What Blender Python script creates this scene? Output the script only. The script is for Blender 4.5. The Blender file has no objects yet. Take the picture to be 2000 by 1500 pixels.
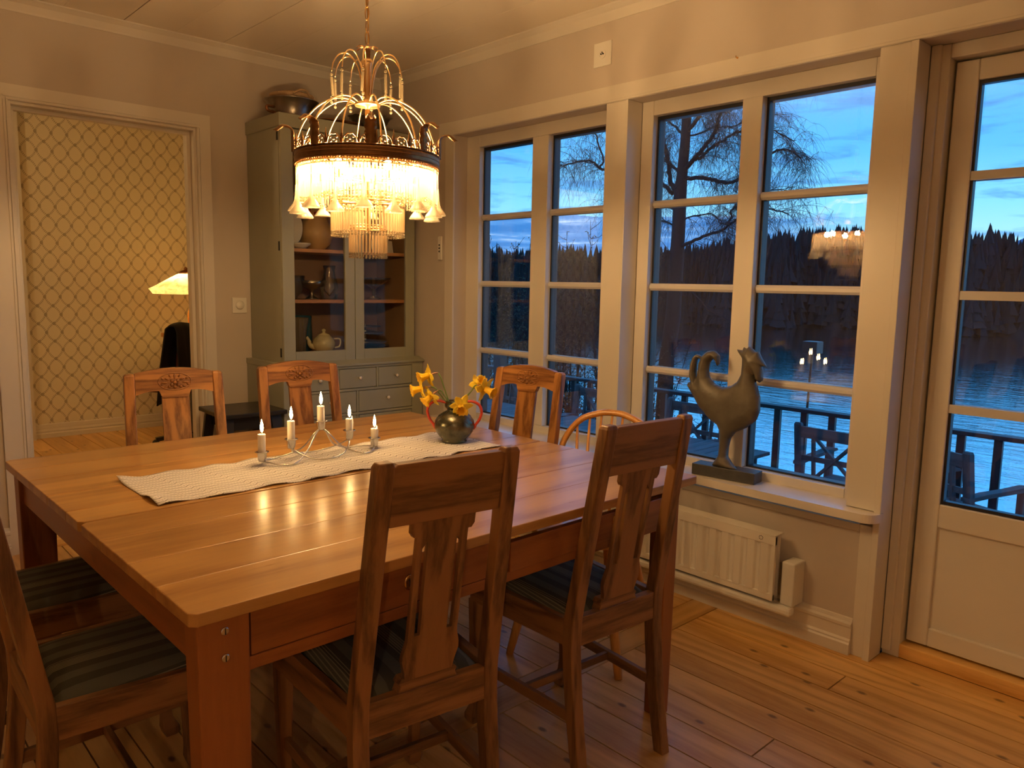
import bpy, bmesh, math, random
from mathutils import Vector, Matrix, Euler
from mathutils.geometry import tessellate_polygon
S = bpy.context.scene
COL = S.collection
PI = math.pi

# ------------------------------------------------------------------ camera
def cam_axes(yaw, pitch, roll):
    f = Vector((math.sin(yaw)*math.cos(pitch), math.cos(yaw)*math.cos(pitch), -math.sin(pitch)))
    r = Vector((math.cos(yaw), -math.sin(yaw), 0)); u = r.cross(f)
    r2 = r*math.cos(roll)+u*math.sin(roll); u2 = u*math.cos(roll)-r*math.sin(roll)
    return r2, u2, f
cd = bpy.data.cameras.new('camera'); cam = bpy.data.objects.new('camera', cd); COL.objects.link(cam)
r2, u2, f2 = cam_axes(.7485, .1286, .0192)
cam.matrix_world = Matrix(((r2.x, u2.x, -f2.x, -2.773), (r2.y, u2.y, -f2.y, -4.2239), (r2.z, u2.z, -f2.z, 1.332), (0, 0, 0, 1)))
cd.sensor_width = 36; cd.lens = 36*1503.05/2000; cd.clip_start = .02; cd.clip_end = 5000
S.camera = cam
vs = S.view_settings
vs.view_transform = 'Standard'; vs.look = 'None'; vs.gamma = 1; vs.use_curve_mapping = False; vs.exposure = .93
S.cycles.transparent_max_bounces = 40
S.cycles.max_bounces = 10
S.cycles.caustics_reflective = False; S.cycles.caustics_refractive = False

# ------------------------------------------------------------------ node helper
class NT:
    def __init__(s, t): s.t = t; s.n = t.nodes; s.l = t.links; s.n.clear()
    def a(s, typ, _in=None, **kw):
        n = s.n.new(typ)
        for k, v in kw.items(): setattr(n, k, v)
        if _in:
            for k, v in _in.items(): s.set(n, k, v)
        return n
    def set(s, n, k, v):
        i = n.inputs[k]
        if isinstance(v, bpy.types.NodeSocket): s.l.new(v, i)
        elif isinstance(v, bpy.types.Node): s.l.new(v.outputs[0], i)
        else:
            if isinstance(v, (tuple, list)) and len(v) == 3 and i.type == 'RGBA': v = (*v, 1)
            i.default_value = v
    def m(s, op, a, b=0., c=0., clamp=False):
        n = s.a('ShaderNodeMath', {0: a, 1: b, 2: c}, operation=op); n.use_clamp = clamp; return n.outputs[0]
    def mix(s, f, a, b, blend='MIX'):
        n = s.a('ShaderNodeMix', data_type='RGBA', blend_type=blend)
        s.set(n, 0, f); s.set(n, 6, a); s.set(n, 7, b); return n.outputs[2]
    def ramp(s, f, stops, interp='LINEAR'):
        n = s.a('ShaderNodeValToRGB', {0: f}); cr = n.color_ramp; cr.interpolation = interp
        while len(cr.elements) < len(stops): cr.elements.new(.5)
        for e, (p, c) in zip(cr.elements, stops):
            e.position = p; e.color = (*c, 1) if len(c) == 3 else c
        return n.outputs[0]
    def coord(s, kind='Object', scale=(1, 1, 1), rot=(0, 0, 0), loc=(0, 0, 0)):
        tc = s.a('ShaderNodeTexCoord')
        mp = s.a('ShaderNodeMapping', {0: tc.outputs[kind], 1: loc, 2: rot, 3: scale}); return mp.outputs[0]
    def noise(s, vec, scale, detail=3, rough=.5, dist=0.):
        return s.a('ShaderNodeTexNoise', {'Vector': vec, 'Scale': scale, 'Detail': detail, 'Roughness': rough, 'Distortion': dist}).outputs[0]
    def bump(s, h, strength=.3, dist=.01):
        return s.a('ShaderNodeBump', {'Height': h, 'Strength': strength, 'Distance': dist}).outputs[0]

MATS = {}
def new_mat(name):
    m = bpy.data.materials.new(name); m.use_nodes = True; MATS[name] = m
    return m, NT(m.node_tree)
def pbr(name, col, rough=.5, metal=0., noise=0., nscale=20, bump=0., bscale=60, spec=.5, coat=0., sss=None, trans=0.):
    m, t = new_mat(name)
    c = col
    if noise:
        v = t.coord()
        n = t.noise(v, nscale, 4)
        c = t.mix(t.m('MULTIPLY', n, 1.), tuple(x*(1-noise) for x in col), tuple(min(1, x*(1+noise)) for x in col))
    b = t.a('ShaderNodeBsdfPrincipled', {'Base Color': c, 'Roughness': rough, 'Metallic': metal, 'Specular IOR Level': spec, 'Coat Weight': coat, 'Transmission Weight': trans})
    if bump:
        t.set(b, 'Normal', t.bump(t.noise(t.coord(), bscale, 4), bump, .005))
    o = t.a('ShaderNodeOutputMaterial', {0: b})
    return m

# ------------------------------------------------------------------ world: evening sky
W = bpy.data.worlds.new('World'); S.world = W; W.use_nodes = True
t = NT(W.node_tree)
tc = t.a('ShaderNodeTexCoord'); sp = t.a('ShaderNodeSeparateXYZ', {0: tc.outputs['Generated']})
z = sp.outputs[2]
sky = t.ramp(z, [(0.0, (.36, .62, .80)), (.05, (.34, .66, .86)), (.10, (.20, .58, .88)), (.16, (.09, .42, .84)), (.24, (.06, .36, .80)), (.45, (.06, .31, .74)), (1., (.04, .20, .54))])
az = t.m('ARCTAN2', sp.outputs[0], sp.outputs[1])
# long flat cloud wisps
cv = t.a('ShaderNodeCombineXYZ', {0: t.m('MULTIPLY', az, 9.), 1: t.m('MULTIPLY', z, 60.), 2: 3.7}).outputs[0]
cn = t.noise(cv, 1.0, 6, .62, .4)
wisp = t.ramp(cn, [(.51, (0, 0, 0)), (.66, (1, 1, 1))])
sky = t.mix(t.m('MULTIPLY', wisp, .75), sky, (.05, .22, .55))
# low blue cloud bank towards the left horizon, with lit edges
edge = t.m('ADD', t.m('MULTIPLY', t.noise(t.a('ShaderNodeCombineXYZ', {0: t.m('MULTIPLY', az, 30.), 1: 1.3}).outputs[0], 1., 4), .018), .078)
bank = t.m('MULTIPLY', t.m('LESS_THAN', z, edge), t.ramp(az, [(.0, (1, 1, 1)), (1.03/1.0 if False else .98, (1, 1, 1)), (1.0, (1, 1, 1))]))
azmask = t.a('ShaderNodeMapRange', {0: az, 1: 1.00, 2: 1.22, 3: 1., 4: 0.}).outputs[0]
bank = t.m('MULTIPLY', bank, azmask)
bn = t.noise(t.a('ShaderNodeCombineXYZ', {0: t.m('MULTIPLY', az, 7.), 1: t.m('MULTIPLY', z, 90.), 2: 9.}).outputs[0], 1.2, 5, .6)
bc = t.ramp(bn, [(.42, (.045, .19, .50)), (.56, (.09, .27, .60)), (.68, (.42, .58, .78))])
sky = t.mix(bank, sky, bc)
bg = t.a('ShaderNodeBackground', {0: sky, 1: .95})
t.a('ShaderNodeOutputWorld', {0: bg})

# ------------------------------------------------------------------ geometry helpers
class MB:
    def __init__(s): s.v = []; s.f = []; s.q = []; s.cur = 0.
    def add(s, vs, fs):
        o = len(s.v); s.v += [tuple(v) for v in vs]; s.f += [tuple(i+o for i in f) for f in fs]; s.q += [s.cur]*len(fs); return s
    def box(s, x0, x1, y0, y1, z0, z1):
        v = [(x, y, z) for z in (z0, z1) for y in (y0, y1) for x in (x0, x1)]
        return s.add(v, [(0, 2, 3, 1), (4, 5, 7, 6), (0, 1, 5, 4), (2, 6, 7, 3), (0, 4, 6, 2), (1, 3, 7, 5)])
    def loft(s, secs):                       # sections (cx,cy,z,hx,hy)
        v = []; f = []
        for cx, cy, z, hx, hy in secs: v += [(cx-hx, cy-hy, z), (cx+hx, cy-hy, z), (cx+hx, cy+hy, z), (cx-hx, cy+hy, z)]
        n = len(secs)
        for i in range(n-1):
            for k in range(4):
                a = i*4+k; b = i*4+(k+1) % 4; f.append((a, b, b+4, a+4))
        f += [(3, 2, 1, 0), (4*n-4, 4*n-3, 4*n-2, 4*n-1)]
        return s.add(v, f)
    def bar(s, p0, p1, w, h, up=(0, 0, 1)):
        p0, p1 = Vector(p0), Vector(p1); d = (p1-p0).normalized(); u = Vector(up)
        if abs(d.dot(u)) > .99: u = Vector((1, 0, 0))
        r = d.cross(u).normalized(); u = r.cross(d)
        v = [p+r*a*w/2+u*b*h/2 for p in (p0, p1) for a, b in ((-1, -1), (1, -1), (1, 1), (-1, 1))]
        return s.add(v, [(0, 3, 2, 1), (4, 5, 6, 7), (0, 1, 5, 4), (1, 2, 6, 5), (2, 3, 7, 6), (3, 0, 4, 7)])
    def tube(s, pts, r, n=8, closed=False, flat=1.):
        pts = [Vector(p) for p in pts]; m = len(pts)
        rr = r if isinstance(r, (list, tuple)) else [r]*m
        v = []; f = []; up = None
        for i, p in enumerate(pts):
            if closed: d = pts[(i+1) % m]-pts[i-1]
            else: d = pts[min(i+1, m-1)]-pts[max(i-1, 0)]
            d = d.normalized() if d.length > 1e-9 else Vector((0, 0, 1))
            if up is None:
                up = Vector((0, 0, 1)) if abs(d.z) < .95 else Vector((1, 0, 0))
            a = (up-d*up.dot(d)); a = a.normalized() if a.length > 1e-6 else d.orthogonal().normalized(); up = a; b = d.cross(a)
            for k in range(n):
                t = 2*PI*k/n; v.append(p+a*math.cos(t)*rr[i]*flat+b*math.sin(t)*rr[i])
        for i in range(m if closed else m-1):
            for k in range(n):
                a0 = i*n+k; a1 = i*n+(k+1) % n; j = ((i+1) % m)*n
                f.append((a0, a1, j+(k+1) % n, j+k))
        if not closed: f += [tuple(range(n-1, -1, -1)), tuple(range((m-1)*n, m*n))]
        return s.add(v, f)
    def lathe(s, prof, n=32, c=(0, 0, 0), wav=None, axis=None):
        v = []; f = []; m = len(prof)
        for r, z in prof:
            for k in range(n):
                t = 2*PI*k/n; q = r if wav is None else wav(r, z, t)
                v.append(Vector((q*math.cos(t), q*math.sin(t), z)))
        if axis is not None:
            q = Vector(axis).to_track_quat('Z', 'Y'); v = [q @ p for p in v]
        v = [p+Vector(c) for p in v]
        for i in range(m-1):
            for k in range(n): f.append((i*n+k, i*n+(k+1) % n, (i+1)*n+(k+1) % n, (i+1)*n+k))
        if prof[0][0] > 1e-4: f.append(tuple(range(n-1, -1, -1)))
        if prof[-1][0] > 1e-4: f.append(tuple(range((m-1)*n, m*n)))
        return s.add(v, f)
    def prism(s, poly, h0, h1, fn=lambda u, v, w: (u, v, w)):
        n = len(poly); v = [fn(a, b, h0) for a, b in poly]+[fn(a, b, h1) for a, b in poly]
        tri = tessellate_polygon([[Vector((a, b, 0)) for a, b in poly]])
        f = [tuple(t) for t in tri]+[tuple(i+n for i in reversed(t)) for t in tri]
        f += [(i, (i+1) % n, n+(i+1) % n, n+i) for i in range(n)]
        return s.add(v, f)
    def ball(s, c, r, n=10, sc=(1, 1, 1)):
        m = max(4, n//2+1)
        v = [(c[0]+r*sc[0]*math.sin(PI*i/m)*math.cos(2*PI*k/n), c[1]+r*sc[1]*math.sin(PI*i/m)*math.sin(2*PI*k/n), c[2]+r*sc[2]*math.cos(PI*i/m)) for i in range(1, m) for k in range(n)]
        f = [(i*n+k, (i+1)*n+k, (i+1)*n+(k+1) % n, i*n+(k+1) % n) for i in range(m-2) for k in range(n)]
        v += [(c[0], c[1], c[2]+r*sc[2]), (c[0], c[1], c[2]-r*sc[2])]; a = len(v)-2
        f += [(a, k, (k+1) % n) for k in range(n)]+[(a+1, (m-2)*n+(k+1) % n, (m-2)*n+k) for k in range(n)]
        return s.add(v, f)
    def xf(s, M, start=0):
        s.v[start:] = [tuple(M @ Vector(p)) for p in s.v[start:]]; return s
    def mesh(s, name, mat, smooth=False, fixn=True):
        me = bpy.data.meshes.new(name); me.from_pydata(s.v, [], s.f)
        if fixn:
            bm = bmesh.new(); bm.from_mesh(me); bmesh.ops.recalc_face_normals(bm, faces=bm.faces); bm.to_mesh(me); bm.free()
        me.materials.append(MATS[mat] if isinstance(mat, str) else mat)
        if smooth:
            me.polygons.foreach_set('use_smooth', [True]*len(me.polygons))
        if any(s.q):
            at = me.attributes.new('pid', 'FLOAT', 'FACE'); at.data.foreach_set('value', s.q)
        me.update(); return me
    def build(s, name, mat, parent=None, smooth=False, bevel=0., label=None, loc=None, fixn=True, segs=2):
        o = bpy.data.objects.new(name, s.mesh(name, mat, smooth, fixn)); COL.objects.link(o)
        if parent: o.parent = parent
        if loc: o.location = loc
        if bevel:
            b = o.modifiers.new('bevel', 'BEVEL'); b.width = bevel; b.segments = segs; b.limit_method = 'ANGLE'; b.angle_limit = math.radians(40); b.harden_normals = False
        if smooth:
            pass
        if label: o['label'] = label
        return o
def edge_split(o, ang=40):
    e = o.modifiers.new('split', 'EDGE_SPLIT'); e.split_angle = math.radians(ang); return o
def thing(name, label, cat, loc=(0, 0, 0), rz=0., group=None):
    o = bpy.data.objects.new(name, None); COL.objects.link(o); o.empty_display_size = .1
    o.location = loc; o.rotation_euler = (0, 0, rz); tag(o, label, cat, group); return o
def tag(o, label, cat, group=None, kind=None):
    o['label'] = label; o['category'] = cat
    if group: o['group'] = group
    if kind: o['kind'] = kind
    return o
def struct(o, label=None, cat=None):
    o['kind'] = 'structure'
    if label: o['label'] = label
    if cat: o['category'] = cat
    return o
def dup_tree(o, loc, rz, label, group=None):
    r = o.copy(); COL.objects.link(r); r.location = loc; r.rotation_euler = (0, 0, rz); r['label'] = label
    if group: r['group'] = group
    for ch in list(o.children):
        c = ch.copy(); COL.objects.link(c); c.parent = r
        for g in ch.children:
            d = g.copy(); COL.objects.link(d); d.parent = c
    return r
def catmull(P, k=6, closed=False):
    P = [Vector(p) for p in P]; n = len(P); out = []
    for i in range(n if closed else n-1):
        p0 = P[i-1] if (closed or i > 0) else P[0]*2-P[1]; p1 = P[i]; p2 = P[(i+1) % n]
        p3 = P[(i+2) % n] if (closed or i+2 < n) else P[-1]*2-P[-2]
        for j in range(k):
            t = j/k; out.append(.5*((2*p1)+(p2-p0)*t+(2*p0-5*p1+4*p2-p3)*t*t+(3*p1-p0-3*p2+p3)*t**3))
    if not closed: out.append(P[-1])
    return out

# ------------------------------------------------------------------ materials
def wood(name, dark, light, axis='z', rough=.4, grain=70, ring=7., coat=.0, var=.25, bump=.15, streak=.5, knots=0.):
    m, t = new_mat(name)
    k = {'x': (.09, 1, 1), 'y': (1, .09, 1), 'z': (1, 1, .09)}[axis]
    tc = t.a('ShaderNodeTexCoord')
    at = t.a('ShaderNodeAttribute', attribute_name='pid')
    off = t.a('ShaderNodeVectorMath', {0: tc.outputs['Object'], 1: t.a('ShaderNodeCombineXYZ', {0: t.m('MULTIPLY', at.outputs['Fac'], 7.3), 1: t.m('MULTIPLY', at.outputs['Fac'], 3.1), 2: t.m('MULTIPLY', at.outputs['Fac'], 5.7)}).outputs[0]}, operation='ADD').outputs[0]
    v = t.a('ShaderNodeMapping', {0: off, 3: k}).outputs[0]
    n1 = t.noise(v, ring, 3, .5, .6)
    w = t.m('SINE', t.m('MULTIPLY', n1, 42.))
    w = t.m('MULTIPLY_ADD', w, .5, .5)
    fine = t.noise(v, grain, 5, .7)
    f = t.m('ADD', t.m('MULTIPLY', w, streak), t.m('MULTIPLY', fine, 1.15-streak), clamp=True)
    c = t.ramp(f, [(.30, dark), (.62, light), (.95, tuple(min(1, x*1.18) for x in light))])
    c = t.mix(t.m('MULTIPLY', at.outputs['Fac'], var), c, tuple(x*.55 for x in dark))
    if knots:
        vo = t.a('ShaderNodeTexVoronoi', voronoi_dimensions='2D', _in={'Vector': t.a('ShaderNodeMapping', {0: off, 3: {'y': (1, .55, 1), 'x': (.55, 1, 1), 'z': (1, 1, .55)}[axis]}).outputs[0], 'Scale': knots, 'Randomness': 1.})
        kk = t.ramp(vo.outputs['Distance'], [(.028, (1, 1, 1)), (.062, (0, 0, 0))])
        c = t.mix(t.m('MULTIPLY', kk, .8), c, tuple(x*.25 for x in dark))
    b = t.a('ShaderNodeBsdfPrincipled', {'Base Color': c, 'Roughness': t.m('MULTIPLY_ADD', fine, .15, rough-.07), 'Coat Weight': coat, 'Coat Roughness': .2})
    if bump: t.set(b, 'Normal', t.bump(fine, bump, .002))
    t.a('ShaderNodeOutputMaterial', {0: b}); return m
for ax in 'xyz':
    wood('oak_carved_'+ax, (.15, .052, .013), (.42, .185, .050), ax, .38, 75, 6.5, .1, streak=.38)
    wood('oak_dark_'+ax, (.10, .044, .016), (.29, .140, .052), ax, .42, 80, 5., .05, streak=.35)
    wood('table_wood_'+ax, (.38, .17, .042), (.58, .315, .095), ax, .30, 50, 3.2, .25, var=.35, bump=.08, streak=.3)
    wood('table_frame_'+ax, (.20, .062, .016), (.33, .115, .030), ax, .35, 50, 3.2, .1, streak=.3)
    wood('pine_'+ax, (.62, .31, .075), (.84, .51, .17), ax, .34, 60, 3., .15, var=.3, bump=.05, streak=.35, knots=5.5 if ax == 'y' else 0)
    wood('beech_'+ax, (.55, .22, .045), (.72, .34, .08), ax, .3, 60, 3., .3, streak=.2, bump=.03)
    wood('shelf_wood_'+ax, (.42, .19, .075), (.58, .30, .12), ax, .4, 60, 3., streak=.3)
    wood('grey_wood_'+ax, (.045, .045, .048), (.10, .10, .105), ax, .6, 50, 4., streak=.3)
pbr('wall_paint', (.61, .54, .475), .7, noise=.05, nscale=3, bump=.04, bscale=200)
pbr('ceiling_paint', (.80, .72, .60), .45, noise=.06, nscale=3)
pbr('trim_paint', (.74, .69, .61), .38, noise=.03, nscale=5)
pbr('white_wood', (.80, .75, .68), .2)
pbr('bar_paint', (.66, .64, .62), .4)
pbr('radiator_paint', (.82, .78, .70), .35)
pbr('cab_paint', (.34, .345, .26), .42, noise=.05, nscale=4)
pbr('cab_inside', (.34, .20, .11), .6, noise=.2, nscale=6)
pbr('black_gap', (.012, .011, .011), .6)
pbr('gasket', (.02, .022, .03), .4)
pbr('iron_dark', (.05, .035, .03), .45, .6)
pbr('steel', (.62, .61, .60), .22, 1., noise=.06)
pbr('brass', (.72, .45, .18), .25, 1.)
pbr('brass_dark', (.30, .17, .08), .34, .95, noise=.4, nscale=60)
pbr('gold_wire', (.80, .56, .28), .28, 1.)
pbr('pewter', (.30, .27, .23), .3, .95, noise=.35, nscale=18)
pbr('copper_old', (.32, .15, .07), .35, .9, noise=.3, nscale=15)
pbr('wicker', (.50, .33, .18), .6, noise=.3, nscale=80, bump=.5, bscale=120)
pbr('bronze', (.150, .135, .105), .45, .25, noise=.55, nscale=14, bump=.25, bscale=45)
pbr('slate', (.085, .085, .085), .5, .2, noise=.4, nscale=30, bump=.2)
pbr('black_paint', (.018, .017, .017), .35)
pbr('black_cloth', (.012, .011, .011), .9, noise=.2)
pbr('brown_leather', (.10, .028, .012), .35)
pbr('plastic_white', (.80, .78, .72), .35)
pbr('button_dark', (.03, .03, .03), .5)
pbr('porcelain', (.72, .70, .66), .18, coat=.4)
pbr('rose_green', (.06, .14, .06), .5)
pbr('cream_glaze', (.66, .60, .36), .2, coat=.5)
pbr('hen_glaze', (.62, .42, .20), .28, coat=.4, noise=.35, nscale=10)
pbr('red_glaze', (.55, .05, .02), .22, coat=.5)
pbr('blue_glass', (.02, .10, .16), .1, coat=.5)
pbr('wax', (.85, .78, .66), .45)
pbr('wick', (.02, .015, .01), .9)
pbr('petal', (.95, .70, .05), .5, noise=.12, nscale=40)
pbr('trumpet', (.95, .56, .02), .5, noise=.15, nscale=60)
pbr('stem_green', (.14, .22, .05), .5)
pbr('sheath', (.45, .24, .12), .6)
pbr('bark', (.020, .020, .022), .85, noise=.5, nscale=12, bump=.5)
pbr('twig', (.020, .018, .020), .85)
pbr('leaf_bud', (.05, .065, .03), .8)
pbr('conifer', (.006, .013, .012), .9, noise=.4, nscale=.5)
pbr('ground_dark', (.03, .032, .025), .95, noise=.4, nscale=2)
pbr('far_hill', (.16, .30, .50), .95)  # blue haze of distance is painted into this base colour
pbr('rail_paint', (.016, .022, .028), .45)
pbr('coral_glaze', (.5, .04, .02), .2)

def emis(name, col, st):
    m, t = new_mat(name); e = t.a('ShaderNodeEmission', {0: col, 1: st}); t.a('ShaderNodeOutputMaterial', {0: e}); return m
emis('bulb_glow', (1., .62, .27), 1.)     # strength set below with the chandelier
emis('flame_glow', (1., .60, .22), 60.)

# window glass: two thin reflecting surfaces
def pane_mat(name, tint, refl):
    m, t = new_mat(name)
    gg = t.a('ShaderNodeNewGeometry'); ior = t.a('ShaderNodeMix', data_type='FLOAT', **{}); t.set(ior, 0, gg.outputs['Backfacing']); t.set(ior, 2, 1.5); t.set(ior, 3, 1/1.5)
    fr = t.a('ShaderNodeFresnel', {0: ior.outputs[0]})
    f = t.m('MULTIPLY', fr.outputs[0], refl, clamp=True)
    tr = t.a('ShaderNodeBsdfTransparent', {0: tint}); gl = t.a('ShaderNodeBsdfGlossy', {'Color': (1, 1, 1), 'Roughness': 0.})
    mx = t.a('ShaderNodeMixShader', {0: f, 1: tr.outputs[0], 2: gl.outputs[0]})
    t.a('ShaderNodeOutputMaterial', {0: mx}); return m
pane_mat('pane', (.98, .99, 1.), 1.)
pane_mat('cab_glass', (.90, .90, .88), .16)

# crystal: mostly clear, scatters a little of the light that passes through
def crystal(name, clear, col, gl=.25):
    m, t = new_mat(name)
    tr = t.a('ShaderNodeBsdfTransparent', {0: (1, .98, .95)})
    d = t.a('ShaderNodeBsdfDiffuse', {0: col}); tl = t.a('ShaderNodeBsdfTranslucent', {0: col})
    dd = t.a('ShaderNodeMixShader', {0: .6, 1: d.outputs[0], 2: tl.outputs[0]})
    g = t.a('ShaderNodeBsdfGlossy', {'Color': (1, .95, .85), 'Roughness': .12})
    lw = t.a('ShaderNodeLayerWeight', {0: .35})
    a = t.a('ShaderNodeMixShader', {0: clear, 1: dd.outputs[0], 2: tr.outputs[0]})
    b = t.a('ShaderNodeMixShader', {0: t.m('MULTIPLY', lw.outputs['Fresnel'], gl), 1: a.outputs[0], 2: g.outputs[0]})
    t.a('ShaderNodeOutputMaterial', {0: b}); return m
crystal('crystal_rod', .74, (.56, .46, .33))
crystal('crystal_rod_low', .18, (.70, .56, .36))
crystal('crystal_bead', .35, (.40, .32, .20), .6)
crystal('crystal_flower', .45, (.80, .74, .58), .35)
crystal('clear_glass', .86, (.5, .5, .5), .9)

# lamp shade cloth
m, t = new_mat('shade_cloth')
v = t.coord(); pl = t.noise(v, 16, 3, .6, 1.)
c = t.ramp(pl, [(.35, (.026, .019, .009)), (.6, (.046, .037, .019))])
d = t.a('ShaderNodeBsdfDiffuse', {0: c}); tl = t.a('ShaderNodeBsdfTranslucent', {0: c})
mx = t.a('ShaderNodeMixShader', {0: .6, 1: d.outputs[0], 2: tl.outputs[0]}); t.a('ShaderNodeOutputMaterial', {0: mx})

# wallpaper: lattice of small leaf sprigs
m, t = new_mat('wallpaper')
tc = t.a('ShaderNodeTexCoord'); sp = t.a('ShaderNodeSeparateXYZ', {0: tc.outputs['Object']})
u = t.m('DIVIDE', t.m('ADD', sp.outputs[0], t.m('SUBTRACT', sp.outputs[1], 2.98)), .112); w = t.m('DIVIDE', sp.outputs[2], .145)
def cen(x): return t.m('SUBTRACT', t.m('FRACT', x), .5)
a = cen(t.m('ADD', u, w)); b = cen(t.m('SUBTRACT', u, w))
aa = t.m('ABSOLUTE', a); bb = t.m('ABSOLUTE', b)
# the trellis lines bulge so that every other column of fields is round
p1 = t.m('SUBTRACT', t.m('ADD', u, w), .5); q1 = t.m('SUBTRACT', t.m('SUBTRACT', u, w), .5)
def line(d, own, along):
    bulge = t.m('MULTIPLY', t.m('MULTIPLY', t.m('COSINE', t.m('MULTIPLY', t.m('SUBTRACT', own, d), PI)), t.m('SINE', t.m('MULTIPLY', along, PI))), .085)
    dd = t.m('ADD', d, bulge)
    core = t.m('LESS_THAN', t.m('ABSOLUTE', dd), .085)
    dots = t.m('GREATER_THAN', t.m('ADD', t.m('SINE', t.m('MULTIPLY', along, 2*PI*7)), t.m('COSINE', t.m('MULTIPLY', t.m('SUBTRACT', dd, .015), 70.))), .12)
    return t.m('MULTIPLY', core, dots)
l1 = line(a, p1, q1); l2 = line(b, q1, p1)
node = t.m('LESS_THAN', t.m('ADD', t.m('MULTIPLY', a, a), t.m('MULTIPLY', b, b)), .020)
ndot = t.m('GREATER_THAN', t.m('MULTIPLY', t.m('SINE', t.m('MULTIPLY', a, 55.)), t.m('SINE', t.m('MULTIPLY', b, 55.))), -.3)
msk = t.m('MAXIMUM', t.m('MAXIMUM', l1, l2), t.m('MULTIPLY', node, ndot))
base = t.mix(t.noise(tc.outputs['Object'], 2., 3), (.82, .76, .60), (.86, .80, .66))
c = t.mix(t.m('MULTIPLY', msk, .75), base, (.24, .19, .12))
bs = t.a('ShaderNodeBsdfPrincipled', {'Base Color': c, 'Roughness': .7}); t.a('ShaderNodeOutputMaterial', {0: bs})

# striped seat fabric (stripes run from the back of the seat to its front: local y)
m, t = new_mat('seat_fabric')
tc = t.a('ShaderNodeTexCoord'); sp = t.a('ShaderNodeSeparateXYZ', {0: tc.outputs['Object']}); x = sp.outputs[0]
ph = t.m('FRACT', t.m('DIVIDE', t.m('ADD', x, 1.035), .058))
band = t.m('LESS_THAN', ph, .5)
per = t.m('FRACT', t.m('DIVIDE', t.m('ADD', x, 1.12), .16))
thin = t.m('MULTIPLY', t.m('LESS_THAN', per, .26), t.m('LESS_THAN', t.m('FRACT', t.m('MULTIPLY', per, 23.)), .3))
c = t.mix(band, (.060, .060, .046), (.115, .115, .088)); c = t.mix(t.m('MULTIPLY', thin, .75), c, (.34, .31, .22))
nn = t.noise(tc.outputs['Object'], 500, 2)
bs = t.a('ShaderNodeBsdfPrincipled', {'Base Color': c, 'Roughness': .85, 'Normal': t.bump(nn, .3, .001)}); t.a('ShaderNodeOutputMaterial', {0: bs})

# woven runner: off-white with rows of small dark dashes and stepped lines
m, t = new_mat('runner_weave')
tc = t.a('ShaderNodeTexCoord'); sp = t.a('ShaderNodeSeparateXYZ', {0: tc.outputs['Object']}); x, y = sp.outputs[0], sp.outputs[1]
rib = t.m('MULTIPLY_ADD', t.m('SINE', t.m('MULTIPLY', y, 2*PI/.0042)), .5, .5)
# zigzag: |frac(x/p)-.5| shifts rows
zz = t.m('ABSOLUTE', t.m('SUBTRACT', t.m('FRACT', t.m('DIVIDE', t.m('ADD', x, t.m('MULTIPLY', y, .25)), .13)), .5))
st = t.m('MULTIPLY', t.m('SUBTRACT', zz, .20), 9., clamp=True)
row = t.m('FRACT', t.m('DIVIDE', t.m('ADD', y, t.m('MULTIPLY', st, .0125)), .025))
ln = t.m('LESS_THAN', row, .10)
dot = t.m('MULTIPLY', t.m('LESS_THAN', t.m('ABSOLUTE', t.m('SUBTRACT', row, .5)), .13), t.m('GREATER_THAN', t.m('SINE', t.m('MULTIPLY', x, 2*PI/.0085)), .35))
dot = t.m('MULTIPLY', dot, t.m('LESS_THAN', rib, .5))
ms = t.m('MAXIMUM', ln, t.m('MULTIPLY', dot, .8))
base = t.mix(rib, (.66, .61, .56), (.90, .86, .81))
c = t.mix(t.m('MULTIPLY', ms, .95), base, (.06, .045, .05))
bs = t.a('ShaderNodeBsdfPrincipled', {'Base Color': c, 'Roughness': .9, 'Normal': t.bump(rib, .4, .002)}); t.a('ShaderNodeOutputMaterial', {0: bs})

# vase: dark iridescent pottery
m, t = new_mat('vase_glaze')
v = t.coord(); n = t.noise(v, 9, 4, .6, .5); n2 = t.noise(v, 3.5, 2)
c = t.ramp(n, [(.35, (.045, .050, .035)), (.5, (.14, .13, .085)), (.65, (.07, .10, .06)), (.8, (.22, .16, .08))])
bs = t.a('ShaderNodeBsdfPrincipled', {'Base Color': c, 'Roughness': t.m('MULTIPLY_ADD', n2, .3, .12), 'Metallic': .75, 'Coat Weight': .3}); t.a('ShaderNodeOutputMaterial', {0: bs})

# lake water
m, t = new_mat('water')
tc = t.a('ShaderNodeTexCoord')
v1 = t.a('ShaderNodeMapping', {0: tc.outputs['Object'], 2: (0, 0, .6), 3: (1., .38, 1)}).outputs[0]
h = t.m('ADD', t.noise(v1, 1.3, 5, .62, .3), t.m('MULTIPLY', t.noise(v1, .22, 3), .8))
nr = t.bump(h, 1., .036)
gl = t.a('ShaderNodeBsdfGlossy', {'Color': (.92, .97, 1.), 'Roughness': .07, 'Normal': nr}); df = t.a('ShaderNodeBsdfDiffuse', {'Color': (.05, .15, .19)})
fr = t.a('ShaderNodeFresnel', {0: 1.4, 'Normal': nr}); ff = t.m('ADD', fr.outputs[0], .84, clamp=True)
t.a('ShaderNodeOutputMaterial', {0: t.a('ShaderNodeMixShader', {0: ff, 1: df.outputs[0], 2: gl.outputs[0]})})
# ================================================================== ROOM
RX0, RY0, CZ = -5.2, -6.6, 2.565
W1, W2, DR = (-.735, -1.885), (-1.975, -3.095), (-3.182, -4.20)
T = .25                                    # window wall thickness
random.seed(11)
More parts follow.
